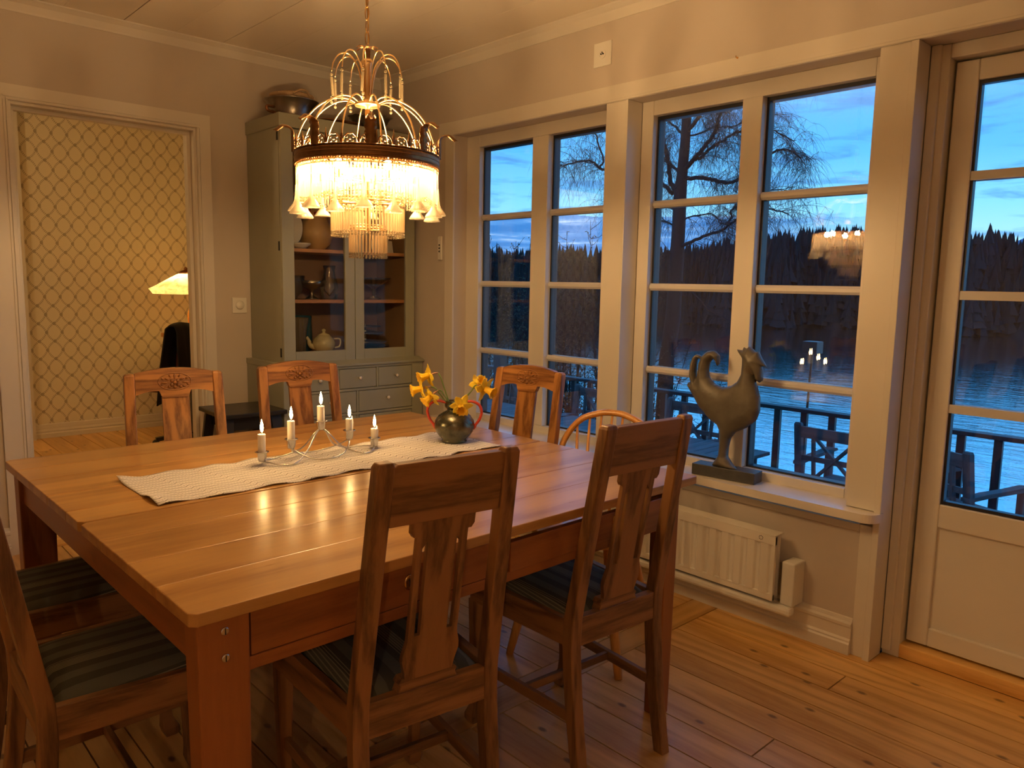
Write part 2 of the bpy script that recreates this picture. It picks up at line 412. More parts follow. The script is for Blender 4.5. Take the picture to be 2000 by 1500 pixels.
# floor boards run front to back (y)
def boards(mb, x0, x1, y0, y1, w=.128, z=0., axis='y', gap=.0024, lmin=1.6, lmax=3.6):
    a = x0
    while a < x1-1e-4:
        b = min(a+w*random.uniform(.85, 1.12), x1)
        y = y0
        while y < y1-1e-4:
            e = y+random.uniform(lmin, lmax)
            if y1-e < .5: e = y1
            mb.cur = random.random()
            if axis == 'y': mb.box(a+gap, b-gap, y+gap, e-gap, z-.02, z)
            else: mb.box(y+gap, e-gap, a+gap, b-gap, z-.02, z)
            y = e
        a = b
    mb.cur = 0.
fl = MB()
boards(fl, RX0, 0, RY0, -2.56); boards(fl, RX0, 0, -2.44, 0); fl.cur = .4; fl.box(.0, .104, DR[1], DR[0], -.02, 0)
fl2 = fl.build('floor', 'pine_y'); struct(fl2, 'wide pine floorboards with dark seams and knots', 'floor')
mb = MB(); boards(mb, -2.56, -2.44, RX0, 0, w=.14, axis='x'); struct(mb.build('floor', 'pine_x'), 'single pine board laid across the others', 'floor')
struct(MB().box(RX0, .3, RY0, 3.2, -.06, -.019).build('floor', 'black_gap'), 'subfloor seen in the seams between the boards', 'floor')
mb = MB(); boards(mb, -3.2, .0, .0, 3.05, w=.14); struct(mb.build('floor', 'pine_y'), 'pine floorboards of the room beyond the doorway', 'floor')

# ceiling of painted boards
cl = MB(); xs = [0, -.30, -.54, -.77, -1.025, -1.27, -1.51, -1.77, -2.0, -2.26, -2.5, -2.74, -3., -3.25, -3.5, -3.75, -4., -4.25, -4.5, -4.75, RX0]
gp = {1: .0012, 3: .0006, 4: .0022, 6: .0022, 8: .001, 10: .002}
for i in range(len(xs)-1):
    cl.box(xs[i+1]+gp.get(i+1, .0005), xs[i]-gp.get(i, .0005), RY0, 0, CZ, CZ+.02)
struct(cl.build('ceiling', 'ceiling_paint'), 'painted board ceiling with thin dark joints', 'ceiling')
struct(MB().box(RX0-.2, T, RY0-.2, .15, CZ+.021, CZ+.1).build('ceiling', 'black_gap'), 'boarding above the ceiling joints', 'ceiling')
struct(MB().box(-3.2, T, .14, 3.2, 2.66, 2.75).build('ceiling', 'ceiling_paint'), 'ceiling of the room beyond the doorway', 'ceiling')

# window wall (x = 0 .. T)
SILLZ, HEADZ = .525, 2.152
mb = MB()
mb.box(0, T, W1[0], .14, 0, CZ); mb.box(0, T, RY0-.2, DR[1], 0, CZ)
mb.box(0, T, DR[1], W1[0], HEADZ+.0006, CZ)
mb.box(0, T, DR[0]+.008, W1[0], 0, SILLZ-.03)
mb.box(.02, T, W2[0]+.005, W1[1], SILLZ-.03, HEADZ); mb.box(.02, T, DR[0]+.008, W2[1], SILLZ-.03, HEADZ)
struct(mb.build('wall_right', 'wall_paint'), 'pale painted wall holding the windows and the glazed door', 'wall')
# back wall with doorway
OX0, OX1, OZ = -2.005, -1.162, 2.118
mb = MB(); mb.box(RX0-.2, OX0, 0, .14, 0, CZ+.1).box(OX1, T, 0, .14, 0, CZ+.1).box(OX0, OX1, 0, .14, OZ, CZ+.1)
struct(mb.build('wall_back', 'wall_paint'), 'pale painted wall with the open doorway and the cabinet', 'wall')
struct(MB().box(RX0-.2, RX0, RY0, 0, 0, CZ).build('wall_left', 'wall_paint'), 'pale painted wall on the left of the room', 'wall')
struct(MB().box(RX0-.2, T, RY0-.2, RY0, 0, CZ).build('wall_front', 'wall_paint'), 'pale painted wall behind the viewer', 'wall')
# room beyond
o = MB().box(-3.3, T, 2.98, 3.1, 0, 2.66).build('wall_beyond', 'wallpaper'); struct(o, 'wall papered in a trellis of small leaf sprigs', 'wall')
struct(MB().box(-3.3, -3.2, .14, 3.1, 0, 2.66).box(0.0, T, .14, 3.1, 0, 2.66).build('wall_side', 'wallpaper'), 'papered side walls of the room beyond', 'wall')
struct(MB().box(-1.80, -1.42, 2.90, 2.98, 0, 2.66).build('trim_stub', 'trim_paint'), 'white painted pier at the edge of the papered wall', 'trim')
mb = MB()
prof = [(0, 0), (.022, 0), (.022, .035), (.016, .042), (.016, .05), (.02, .055), (.014, .075), (.014, .08), (.010, .11), (0, .115)]
mb.prism([(-a, b) for a, b in prof], -1.42, 0., lambda u, v, w: (w, 2.98+u, v))
struct(mb.build('baseboard_beyond', 'white_wood'), 'stepped white skirting below the wallpaper', 'baseboard')

# cornice
prof = [(0, 0), (.0, -.056), (.006, -.056), (.010, -.048), (.028, -.022), (.048, -.010), (.056, -.006), (.056, 0)]
mb = MB().prism(prof, RX0, 0, lambda u, v, w: (w, -u, CZ+v)); struct(mb.build('trim_cornice', 'trim_paint'), 'coved cornice above the doorway and cabinet', 'cornice')
mb = MB().prism(prof, RY0, 0, lambda u, v, w: (-u, w, CZ+v)); struct(mb.build('trim_cornice', 'trim_paint'), 'coved cornice above the windows', 'cornice')

# doorway lining and architraves
mb = MB()
for x0, x1 in ((OX0-.10, OX0+.0), (OX1, OX1+.072)):
    mb.box(x0, x1, -.014, 0, 0, OZ)
mb.box(OX0-.10, OX1+.072, -.014, 0, OZ, OZ+.0701)
for k, (d, hh) in enumerate(((.012, .006), (.026, .004))):
    mb.box(OX1+.002+k*.012, OX1+.010+k*.012, -.014-hh, -.01, 0, OZ+.0)
    mb.box(OX0-.010-k*.012, OX0-.002-k*.012, -.014-hh, -.01, 0, OZ+.0)
    mb.box(OX0-.010-k*.012, OX1+.010+k*.012, -.014-hh, -.01, OZ+.0001+.002+k*.012, OZ+.010+k*.012)
struct(mb.build('trim_doorway', 'trim_paint'), 'wide flat architrave around the open doorway', 'trim')
mb = MB().box(OX0-.001, OX0+.012, .0005, .15, 0, OZ).box(OX1-.012, OX1+.001, .0005, .15, 0, OZ).box(OX0+.012, OX1-.012, .0005, .15, OZ-.014, OZ)
mb.box(OX1-.030, OX1-.0121, .05, .085, 0, OZ-.032).box(OX0+.0121, OX0+.030, .05, .085, 0, OZ-.032).box(OX0+.0121, OX1-.0121, .05, .085, OZ-.032, OZ-.0141)
struct(mb.build('trim_lining', 'trim_paint', bevel=.0015), 'painted lining of the doorway', 'trim')
struct(MB().box(OX0+.012, OX1-.012, -.01, .15, 0, .012).build('trim_threshold', 'pine_x'), 'low pine threshold in the doorway', 'trim')

# skirtings
bp = [(0, 0), (.026, 0), (.026, .040), (.021, .046), (.021, .052), (.016, .060), (.016, .100), (.020, .106), (.020, .116), (.010, .122), (.006, .134), (0, .136)]
struct(MB().prism([(-a, b) for a, b in bp], -3.11, -.9, lambda u, v, w: (u, w, v)).build('baseboard_right', 'trim_paint'), 'stepped painted skirting under the windows', 'baseboard')
struct(MB().prism([(-a, b) for a, b in bp], RX0, OX0-.10, lambda u, v, w: (w, u, v)).build('baseboard_back', 'trim_paint'), 'stepped painted skirting left of the doorway', 'baseboard')
struct(MB().prism([(-a, b) for a, b in bp], OX1+.072, -.90, lambda u, v, w: (w, u, v)).build('baseboard_back', 'trim_paint'), 'stepped painted skirting between doorway and cabinet', 'baseboard')

# casings of the windows and door
mb = MB()
mb.box(-.012, 0, -4.4, -.60, HEADZ, 2.228)                     # head board
mb.box(-.018, -.0125, -4.4, -.72, HEADZ+.001, HEADZ+.012)
mb.box(-.012, 0, -.735, -.66, SILLZ+.03, HEADZ)                # left of window 1
mb.box(-.012, .0845, -1.962, -1.845, SILLZ+.03, HEADZ-.0005); mb.box(-.018, .0842, -1.975, -1.9625, SILLZ+.03, HEADZ-.0005)
mb.box(-.012, .0845, -3.1575, -3.055, SILLZ+.03, HEADZ-.0005); mb.box(-.020, .0845, -3.182, -3.158, 0, HEADZ-.0005)
mb.box(-.006, 0, -3.16, -3.11, 0, SILLZ-.03)
mb.box(-.012, 0, -3.11, -.66, SILLZ-.055, SILLZ-.028)
mb.box(-.012, 0, -4.32, -4.20, 0, HEADZ)
struct(mb.build('trim_casing', 'trim_paint', bevel=.002), 'flat painted boards casing the windows and the glazed door', 'trim')
# sill board with rounded end
pts = [(.10, -.60), (-.075, -.60), (-.075, -3.13)]
pts += [(-.075+.055*(1-math.cos(a)), -3.13-.055*math.sin(a)) for a in [PI/2*i/8 for i in range(1, 9)]] + [(.0, -3.185), (.0, -3.10), (.10, -3.10)]
mb = MB().prism(pts, SILLZ-.004, SILLZ+.028)
struct(mb.build('trim_sill', 'white_wood', bevel=.004), 'long white window board with a rounded end', 'sill')

# window frames and panes
def window(n, lab, yL, yR, m0, m1, g0, g1, gz0=.590, gz1=2.088):
    r = MB(); x0, x1 = .085, .17
    r.box(x0, x1, g0, yL, SILLZ+.02, HEADZ); r.box(x0, x1, yR, g1, SILLZ+.02, HEADZ)
    r.box(x0, x1, g1, g0, gz1, HEADZ); r.box(x0, x1, g1, g0, SILLZ+.02, gz0); r.box(x0-.004, x1-.001, m1, m0, gz0, gz1)
    fr = r.build('window_%d' % n, 'trim_paint', bevel=.003); struct(fr, lab, 'window')
    fr['label'] = lab
    gk = MB()
    for a, b in ((g0, m0), (m1, g1)):
        gk.box(.118, .160, a-.011, a-.0002, gz0, gz1).box(.118, .160, b+.0002, b+.004, gz0, gz1).box(.1182, .160, b+.004, a-.011, gz1-.016, gz1-.0002).box(.1182, .160, b+.004, a-.011, gz0+.0002, gz0+.008)
    gk.build('gasket', 'gasket', fr)
    g = MB()
    for a, b in ((g0, m0), (m1, g1)): g.box(.1215, .1240, b+.002, a-.002, gz0+.002, gz1-.002).box(.1340, .1365, b+.002, a-.002, gz0+.002, gz1-.002)
    g.build('pane', 'pane', fr)
    br = MB()
    for a, b in ((g0, m0), (m1, g1)):
        for zz in (1.703, 1.333, .953):
            br.prism([(.137, -.016), (.152, -.016), (.158, 0), (.152, .016), (.137, .016)], b, a, lambda u, v, w: (u, w, zz+v))
            br.prism([(.121, -.013), (.114, -.016), (.106, -.006), (.106, .006), (.114, .016), (.121, .013)], b, a, lambda u, v, w: (u, w, zz+v))
    br.build('glazing_bars', 'bar_paint', fr)
    return fr
window(1, 'two-light window beside the corner cabinet', -.735, -1.885, -1.273, -1.387, -.845, -1.80)
window(2, 'two-light window behind the metal rooster', -1.975, -3.095, -2.483, -2.571, -2.038, -3.005)

# glazed terrace door
dx = .14
mb = MB()
def zbox(mb, y0, y1, z0, z1, x0=dx, x1=dx+.05): mb.box(x0, x1, min(y0, y1), max(y0, y1), z0, z1)
zbox(mb, -3.247, -3.318, .062, 2.098); zbox(mb, -4.03, -4.10, .062, 2.098)
zbox(mb, -3.318, -4.03, 2.03, 2.098); zbox(mb, -3.318, -4.03, .062, .13); zbox(mb, -3.318, -4.03, .505, .590)
dr = mb.build('door_1', 'trim_paint', bevel=.004); struct(dr, 'white glazed terrace door with a solid lower panel', 'door')
MB().box(dx+.012, dx+.035, -4.04, -3.31, .12, .51).build('door_panel', 'trim_paint', dr)
mb = MB(); mb.box(dx+.010, dx+.036, -3.327, -3.3182, .5902, 2.0298).box(dx+.0102, dx+.036, -4.03, -3.327, 2.018, 2.0298).box(dx+.0102, dx+.036, -4.03, -3.327, .5902, .602)
mb.build('gasket', 'gasket', dr)
MB().box(dx+.0195, dx+.022, -4.028, -3.32, .592, 2.028).box(dx+.032, dx+.0345, -4.028, -3.32, .592, 2.028).build('pane', 'pane', dr)
mb = MB()
for zz in (1.722, 1.324, .932):
    mb.box(dx+.006, dx+.019, -4.03, -3.318, zz-.015, zz+.015); mb.box(dx+.035, dx+.046, -4.03, -3.318, zz-.015, zz+.015)
mb.build('glazing_bars', 'bar_paint', dr)
mb = MB(); mb.box(.10, T, -3.240, -3.180, 0, HEADZ).box(.085, .135, -3.214, -3.182, 0.02, HEADZ).box(.10, T, -4.20, -4.107, 0, HEADZ).box(.1004, T, -4.107, -3.240, 2.105, HEADZ)
mb.box(.192, .215, -3.270, -3.2401, 0.053, 2.1049).box(.192, .215, -4.107, -4.085, .053, 2.1049).box(.192, .215, -4.0849, -3.2701, 2.075, 2.1049).box(.192, .215, -4.0849, -3.2701, .053, .080)  # strips added behind the door gap to block light leaking in from outside
struct(mb.build('trim_doorframe', 'trim_paint', bevel=.004), 'frame of the terrace door', 'trim')
struct(MB().box(.104, .25, -4.107, -3.19, .0, .052).build('trim_doorsill', 'pine_y', bevel=.004), 'pine threshold under the terrace door', 'trim')
struct(MB().box(.25, .30, -4.107, -3.19, -.1, .045).build('trim_doorsill', 'grey_wood_y'), 'outer threshold of the terrace door', 'trim')
# ================================================================== DINING TABLE
TX, TY, TR_, TL, TW = -2.319, -2.939, .0112, 1.542, 1.4915
tb = thing('dining_table', 'large worn wooden dining table under the chandelier', 'table', (TX, TY, 0), TR_)
random.seed(5)
def top_leaf(y0, y1, cuts, x0=0., x1=TL, z0=.735, z1=.76, corner=0.):
    mb = MB(); e = [y0]+cuts+[y1]
    for i in range(len(e)-1):
        mb.cur = random.uniform(.05, .9)
        a, b = e[i]+(.0004 if i else 0), e[i+1]-(.0004 if i < len(e)-2 else 0)
        if corner and i == 0: mb.prism([(x0+corner, a), (x1-.005, a), (x1, a+.005), (x1, b), (x0, b), (x0, a+corner)], z0, z1)
        elif corner and i == len(e)-2: mb.prism([(x0, a), (x1, a), (x1, b), (x0+corner, b), (x0, b-corner)], z0, z1)
        else: mb.box(x0, x1, a, b, z0, z1)
    mb.cur = 0; return mb.build('tabletop', 'table_wood_x', tb, bevel=.0022)
top_leaf(0, .667, [.165, .325, .508], corner=.012)
top_leaf(.676, TW, [.79, .97, 1.17, 1.33], corner=.012)
MB().box(.03, TL-.09, .650, .694, .655, .700).build('slide_rail', 'table_frame_x', tb)
def tleg(x0, x1, y0, y1):
    mb = MB(); mb.loft([((x0+x1)/2, (y0+y1)/2, 0, (x1-x0)/2-.004, (y1-y0)/2-.004), ((x0+x1)/2, (y0+y1)/2, .734, (x1-x0)/2, (y1-y0)/2)])
    return mb.build('leg', 'table_frame_z', tb, bevel=.004)
lw, ld = .097, .062
LX1 = TL-.061
tleg(.018, .018+lw, .020, .020+ld); tleg(LX1-.062, LX1, .020, .020+ld)
tleg(.018, .018+lw, TW-.02-ld, TW-.02); tleg(LX1-.062, LX1, TW-.02-ld, TW-.02)
# aprons
MB().box(.030, .052, .082, TW-.082, .635, .734).build('apron', 'table_frame_y', tb, bevel=.002); MB().box(LX1-.022, LX1, .082, TW-.082, .635, .734).build('apron', 'table_frame_y', tb, bevel=.002)
MB().box(.115, LX1-.062, TW-.045, TW-.025, .635, .734).build('apron', 'table_frame_x', tb, bevel=.002)
MB().box(.113, LX1-.062, .022, .045, .614, .640).build('drawer_rail', 'table_frame_x', tb, bevel=.002); MB().box(.113, LX1-.062, .16, .18, .70, .734).build('drawer_rail', 'table_frame_x', tb); MB().box(.735, .762, .024, .05, .641, .734).build('divider', 'table_frame_z', tb)
for (a, b, y0, z1, kx) in ((.118, .735, .024, .7335, .475), (.766, LX1-.066, .013, .716, 1.165)):
    d = MB().box(a, b, y0, y0+.02, .641, z1).build('drawer', 'table_frame_x', tb, bevel=.0015)
    mb = MB().lathe([(.0135, -.002), (.0135, 0), (.011, .002), (.009, .0025)], 20, (kx, y0-.001, .690), axis=(0, -1, 0)); mb.xf(Matrix.Translation((0, 0, .690)) @ Matrix.Diagonal((1, 1, 1.35, 1)) @ Matrix.Translation((0, 0, -.690)))
    mb.build('keyhole_plate', 'brass', d, smooth=True)
    MB().box(kx-.002, kx+.002, y0-.0045, y0-.001, .680, .694).ball((kx, y0-.003, .695), .004, 8).build('keyhole', 'black_gap', d)
mb = MB().lathe([(.009, 0), (.007, .004)], 10, (.185+.0, .0235, .668), axis=(0, -1, 0)).build('knot', 'black_gap', tb) if False else None
for zz in (.706, .655):
    s_ = MB().lathe([(.0075, 0), (.0075, .003), (.006, .0042)], 16, (.067, .0205, zz), axis=(0, -1, 0)).build('screw', 'steel', tb)
    MB().box(.0662, .0678, .0155, .0168, zz-.006, zz+.006).build('screw_slot', 'black_gap', s_)

# ================================================================== CHAIRS WITH CUT-OUT SPLAT (local y = towards the seat front)
def back_y(z): return -.094*(z-.45)/.545 if z > .45 else -.056*((.45-z)/.45)**1.6
def make_splat_chair():
    t = thing('dining_chair', '', 'chair'); M_ = 'oak_dark_'
    for s in (-1, 1):
        secs = []
        for z in (0, .08, .16, .24, .32, .40, .47, .56, .66, .76, .86, .965):
            w = .160 if z < .45 else .160-(z-.45)/.545*.015
            hw = .0185 if z > .3 else .0185-.003*(1-z/.3)
            secs.append((s*w, back_y(z)+.02, z, hw, .0175 if z < .5 else .0165))
        w = .1455; secs.append((s*w, back_y(.985)+.02, .986, .0185, .016)); secs.append((s*(w-.001), back_y(.995)+.02, .996, .0150, .012))
        MB().loft(secs).build('rear_post', M_+'z', t, bevel=.003)
    def slab(poly, th, zoff=0., yo=.02):   # poly in (x,z), follows the lean of the back
        mb = MB(); mb.prism(poly, -th/2, th/2, lambda u, v, w: (u, back_y(v)+yo+w, v)); return mb
    slab([(-.129, .861), (.129, .861), (.129, .984), (.119, .990), (-.119, .990), (-.129, .984)], .024).build('top_rail', M_+'x', t, bevel=.0025)
    # splat in strips so that the two slots stay open
    sp = MB()
    def pr(poly): sp.prism(poly, -.006, .006, lambda u, v, w: (u, back_y(v)+.02+w, v))
    pr([(-0.0746, .872), (-0.0746, .838), (-0.0678, .828), (-0.0599, .828), (-0.0599, .815), (-0.0345, .815), (-0.0345, .820), (0.0345, .820), (0.0345, .815), (0.0599, .815), (0.0599, .828), (0.0678, .828), (0.0746, .838), (0.0746, .872)])
    pr([(-0.0599, .815), (-0.0599, .60), (-0.0463, .60), (-0.0463, .80), (-0.0345, .815)]); pr([(0.0599, .815), (0.0345, .815), (0.0463, .80), (0.0463, .60), (0.0599, .60)])
    pr([(-0.0345, .820), (-0.0322, .60), (0.0322, .60), (0.0345, .820)])
    pr([(-0.0599, .60), (-0.0599, .59), (-0.0678, .56), (-0.0689, .545), (-0.0621, .52), (-0.0565, .49), (-0.0565, .478), (0.0565, .478), (0.0565, .49), (0.0621, .52), (0.0689, .545), (0.0678, .56), (0.0599, .59), (0.0599, .60)])
    sp.build('back_splat', M_+'z', t)
    MB().prism([(-.074, .470), (.074, .470), (.067, .486), (.072, .492), (.064, .502), (-.064, .502), (-.072, .492), (-.067, .486)], .006, .036, lambda u, v, w: (u, w, v)).build('splat_shoe', M_+'x', t, bevel=.002)
    MB().box(-.145, .145, .002, .026, .395, .474).build('seat_rail', M_+'x', t, bevel=.002)
    for s in (-1, 1):
        mb = MB().bar((s*.166, .03, .4325), (s*.192, .415, .4325), .022, .073); mb.build('seat_rail', M_+'y', t, bevel=.002)
    MB().box(-.19, .19, .405, .427, .396, .469).build('seat_rail', M_+'x', t, bevel=.002)
    # padded seat
    n = 14; mb = MB(); top = []; 
    for j in range(n+1):
        for i in range(n+1):
            a, b = i/n*2-1, j/n; hw = .150+(.182-.150)*b
            e = (1-abs(a)**6)*(1-abs(2*b-1)**6)
            top.append((a*hw, .028+b*.372, .458+.028*max(0, e)**.5))
    mb.add(top+[(x, y, .445) for x, y, z in top], [(j*(n+1)+i, j*(n+1)+i+1, (j+1)*(n+1)+i+1, (j+1)*(n+1)+i) for j in range(n) for i in range(n)]
           + [(q, q+(n+1)*(n+1), q+1+(n+1)*(n+1), q+1) for q in range(n)] + [((n)*(n+1)+q+1, n*(n+1)+q+1+(n+1)**2, n*(n+1)+q+(n+1)**2, n*(n+1)+q) for q in range(n)]
           + [((q+1)*(n+1), (q+1)*(n+1)+(n+1)**2, q*(n+1)+(n+1)**2, q*(n+1)) for q in range(n)] + [(q*(n+1)+n, q*(n+1)+n+(n+1)**2, (q+1)*(n+1)+n+(n+1)**2, (q+1)*(n+1)+n) for q in range(n)])
    mb.build('seat_cushion', 'seat_fabric', t, smooth=True)
    for s in (-1, 1):
        x = s*.182
        MB().loft([(x, .405, .400, .020, .020), (x, .405, .25, .017, .017), (x, .405, .10, .013, .013), (x, .408, .06, .014, .015), (x, .416, .028, .020, .023), (x, .420, .010, .018, .022), (x, .418, 0, .013, .015)]).build('front_leg', M_+'z', t, bevel=.003)
        MB().bar((s*.160, -.005, .20), (s*.180, .395, .20), .016, .030).build('stretcher', M_+'y', t, bevel=.002)
    MB().box(-.165, .165, .19, .205, .188, .212).build('stretcher', M_+'x', t, bevel=.002)
    return t
chB = make_splat_chair()
def put(o, x, y, rz): o.location = (x, y, 0); o.rotation_euler = (0, 0, rz)
put(chB, -1.832, -2.970, -.124); chB['label'] = 'dark oak dining chair with slotted splat, back to the viewer, largest in view'; chB['group'] = 'dark slotted-back dining chairs'
dup_tree(chB, (-1.188, -2.966, 0), -.068, 'dark oak dining chair with slotted splat beside the table leg nearest the radiator', 'dark slotted-back dining chairs')
dup_tree(chB, (-2.478, -2.365, 0), -PI/2-.02, 'dark oak dining chair at the left end of the table, seat nearest the viewer', 'dark slotted-back dining chairs')
dup_tree(chB, (-2.478, -1.830, 0), -PI/2+.02, 'dark oak dining chair at the left end of the table, striped seat nearer the doorway', 'dark slotted-back dining chairs')

# ================================================================== CHAIRS WITH CARVED TOP RAIL
def make_carved_chair(seed):
    random.seed(seed)
    t = thing('carved_chair', '', 'chair'); M_ = 'oak_carved_'
    W_ = .152
    for s in (-1, 1):
        secs = [(s*(W_+.008), back_y(z)+.02, z, .018, .019) for z in (0, .12, .24, .36, .47)]
        secs += [(s*(W_+.008-(z-.47)*.015), back_y(z)+.02, z, .018, .0165) for z in (.6, .75, .9, .96)]
        secs += [(s*W_, back_y(.97)+.02, .975, .0178, .0155), (s*(W_-.002), back_y(.98)+.02, .983, .0145, .012)]
        MB().loft(secs).build('rear_post', M_+'z', t, bevel=.004)
    N = 24; up = [(-.134+.268*i/N, .984+.017*(1-(2*i/N-1)**2)) for i in range(N+1)]
    lo = [(.134, .906)]+[(.134-.080*q/8, .906+.013*math.sin(PI*q/8*.62)) for q in range(1, 9)]+[(.047, .898), (.042, .893), (-.042, .893), (-.047, .898)]+[(-.054-.080*q/8, .906+.013*math.sin(PI*(8-q)/8*.62)) for q in range(0, 8)]+[(-.134, .906)]
    MB().prism(up+lo, -.011, .011, lambda u, v, w: (u, back_y(v)+.022+w, v)).build('top_rail', M_+'x', t, bevel=.003)
    # oval carved relief on the front face (seat side, +y)
    mb = MB(); cz = .951
    def P(a, b, h): return (a, back_y(cz+b)+.033+h, cz+b)
    mb.tube([P(.057*math.cos(2*PI*i/40), .031*math.sin(2*PI*i/40), .0005) for i in range(40)], .0022, 6, True)
    for a, b, r in ((0, -.004, .0075), (-.011, -.012, .0075), (.011, -.012, .0075), (0, -.020, .007), (-.020, -.019, .006), (.020, -.019, .006), (-.010, .003, .006), (.010, .003, .006)):
        mb.ball(P(a, b, 0), r, 10)
    for s in (-1, 1):
        for k, (a, b, ang, L) in enumerate(((.020, .006, .5, .020), (.030, -.004, .05, .022), (.028, -.016, -.5, .018), (.014, .016, 1.1, .015), (.040, .008, .9, .014), (.042, -.010, -.3, .012))):
            st = len(mb.v); mb.ball((0, 0, 0), 1, 8, (L*.5, .004, .0042))
            mb.xf(Matrix.Translation(P(s*(a+.3*L*math.cos(ang)), b+.3*L*math.sin(ang), 0)) @ Matrix.Rotation(-s*ang if s > 0 else ang, 4, 'Y'), st)
    st = len(mb.v); mb.ball((0, 0, 0), 1, 8, (.005, .004, .011)); mb.xf(Matrix.Translation(P(0, .019, 0)), st)
    mb.build('carved_medallion', 'oak_carved_x', t, smooth=True)
    MB().prism([(-.047, .896), (.047, .896), (.050, .478), (-.050, .478)], -.006, .006, lambda u, v, w: (u, back_y(v)+.022+w, v)).build('back_splat', M_+'z', t, bevel=.0015)
    MB().box(-.145, .145, .004, .030, .400, .474).build('seat_rail', M_+'x', t, bevel=.002)
    for s in (-1, 1): MB().bar((s*.166, .03, .437), (s*.198, .415, .437), .022, .073).build('seat_rail', M_+'y', t, bevel=.002)
    MB().box(-.196, .196, .405, .427, .400, .474).build('seat_rail', M_+'x', t, bevel=.002)
    MB().prism([(-.150, .03), (.150, .03), (.186, .404), (-.186, .404)], .45, .482).build('seat_cushion', 'seat_fabric', t, bevel=.012)
    for s in (-1, 1):
        MB().loft([(s*.188, .405, .402, .02, .02), (s*.188, .405, .2, .017, .017), (s*.188, .405, 0, .013, .013)]).build('front_leg', M_+'z', t, bevel=.003)
        MB().bar((s*.163, -.005, .19), (s*.186, .395, .19), .016, .028).build('stretcher', M_+'y', t, bevel=.002)
    return t
chA = make_carved_chair(1); put(chA, -1.771, -1.347, PI-.17)
chA['label'] = 'oak chair with carved oval on its top rail, in front of the doorway'; chA['group'] = 'oak chairs with carved top rails'
dup_tree(chA, (-1.264, -1.349, 0), PI-.085, 'oak chair with carved oval on its top rail, in front of the grey cabinet', 'oak chairs with carved top rails')
dup_tree(chA, (-.621, -1.953, 0), PI-1.419, 'oak chair with carved oval on its top rail, in front of the narrow window', 'oak chairs with carved top rails')

# ================================================================== BOW-BACK CHAIR
ws = thing('bow_back_chair', 'orange-brown spindle chair with a bent bow back at the right end of the table', 'chair', (-.50, -2.315, 0), PI/2+.40)
# local y = towards the front of the seat
seat = [(.20*math.cos(a)*(1+.06*math.sin(a)), .20+.20*math.sin(a)) for a in [2*PI*i/28 for i in range(28)]]
MB().prism(seat, .425, .455).build('seat', 'beech_y', ws, bevel=.010)
bow = [(-.165, .03, .45), (-.195, -.01, .58), (-.19, -.045, .70), (-.135, -.075, .79), (-.06, -.09, .825), (0, -.093, .832), (.06, -.09, .825), (.135, -.075, .79), (.19, -.045, .70), (.195, -.01, .58), (.165, .03, .45)]
MB().tube(catmull(bow, 6), .0125, 10, flat=1.25).build('bow', 'beech_z', ws, smooth=True)
bowc = catmull(bow, 12)
for x in (-.138, -.092, -.046, 0, .046, .092, .138):
    e = min((p for p in bowc if p.z > .72), key=lambda p: abs(p.x-x))
    MB().tube([(x*.75, .035, .45), (x*.9, -.03, .62), tuple(e)], [.006, .0075, .005], 8).build('spindle', 'beech_z', ws, smooth=True)
for a, b in ((-1, 1), (1, 1), (-1, -1), (1, -1)):
    top = Vector((a*.12, .20+b*.13, .43)); bot = Vector((a*.205, .20+b*.215+.0, 0))
    MB().tube([bot, bot.lerp(top, .25), bot.lerp(top, .6), top], [.0135, .017, .0185, .012], 12).build('leg', 'beech_z', ws, smooth=True)
MB().tube([(-.165, .02, .19), (-.165, .38, .19)], .010, 8).tube([(.165, .02, .19), (.165, .38, .19)], .010, 8).tube([(-.165, .2, .19), (.165, .2, .19)], .010, 8).build('stretcher', 'beech_x', ws, smooth=True)

# ================================================================== STEP STOOL
st = thing('step_stool', 'black wooden step stool between the doorway and the grey cabinet', 'stool', (-1.075, -.29, 0), -.04)
MB().box(-.17, .17, -.19, .17, .632, .655).build('seat', 'black_paint', st, bevel=.004)
for s in (-1, 1):
    MB().bar((s*.185, -.25, .012), (s*.125, -.13, .632), .022, .055, (1, 0, 0)).build('leg', 'black_paint', st)
    MB().bar((s*.185, .20, .012), (s*.125, .12, .632), .022, .05, (1, 0, 0)).build('leg', 'black_paint', st)
MB().box(-.15, .15, -.33, -.16, .30, .322).build('step', 'black_paint', st, bevel=.003)
for y in (-.135, .10): MB().box(-.118, .118, y, y+.018, .56, .631).build('apron', 'black_paint', st)
# ================================================================== CABINET
cb = thing('display_cabinet', 'tall grey-green glazed cabinet with drawers in the corner of the room', 'cabinet', (0, 0, 0))
x0, x1, yf = -.885, -.035, -.40
MB().box(x0, x0+.02, yf+.021, -.004, .8905, 2.118).box(x1-.02, x1, yf+.021, -.004, .8905, 2.118).box(x0+.02, x1-.02, yf+.021, -.004, 2.09, 2.12).build('carcass', 'cab_paint', cb)
MB().box(x0+.02, x1-.02, -.02, -.006, .90, 2.09).box(x0+.0201, x0+.024, yf+.03, -.02, .90, 2.09).box(x1-.024, x1-.0201, yf+.03, -.02, .90, 2.09).build('back_panel', 'cab_inside', cb)
MB().box(x0-.008, x1+.008, yf-.010, -.003, 2.1182, 2.186).build('cornice', 'cab_paint', cb, bevel=.003)
for zz in (1.786, 1.494, 1.219): MB().box(x0+.021, x1-.021, yf+.035, -.02, zz-.009, zz+.009).build('shelf', 'shelf_wood_x', cb)
MB().box(x0+.021, x1-.021, yf+.03, -.02, .892, .925).build('shelf', 'shelf_wood_x', cb)
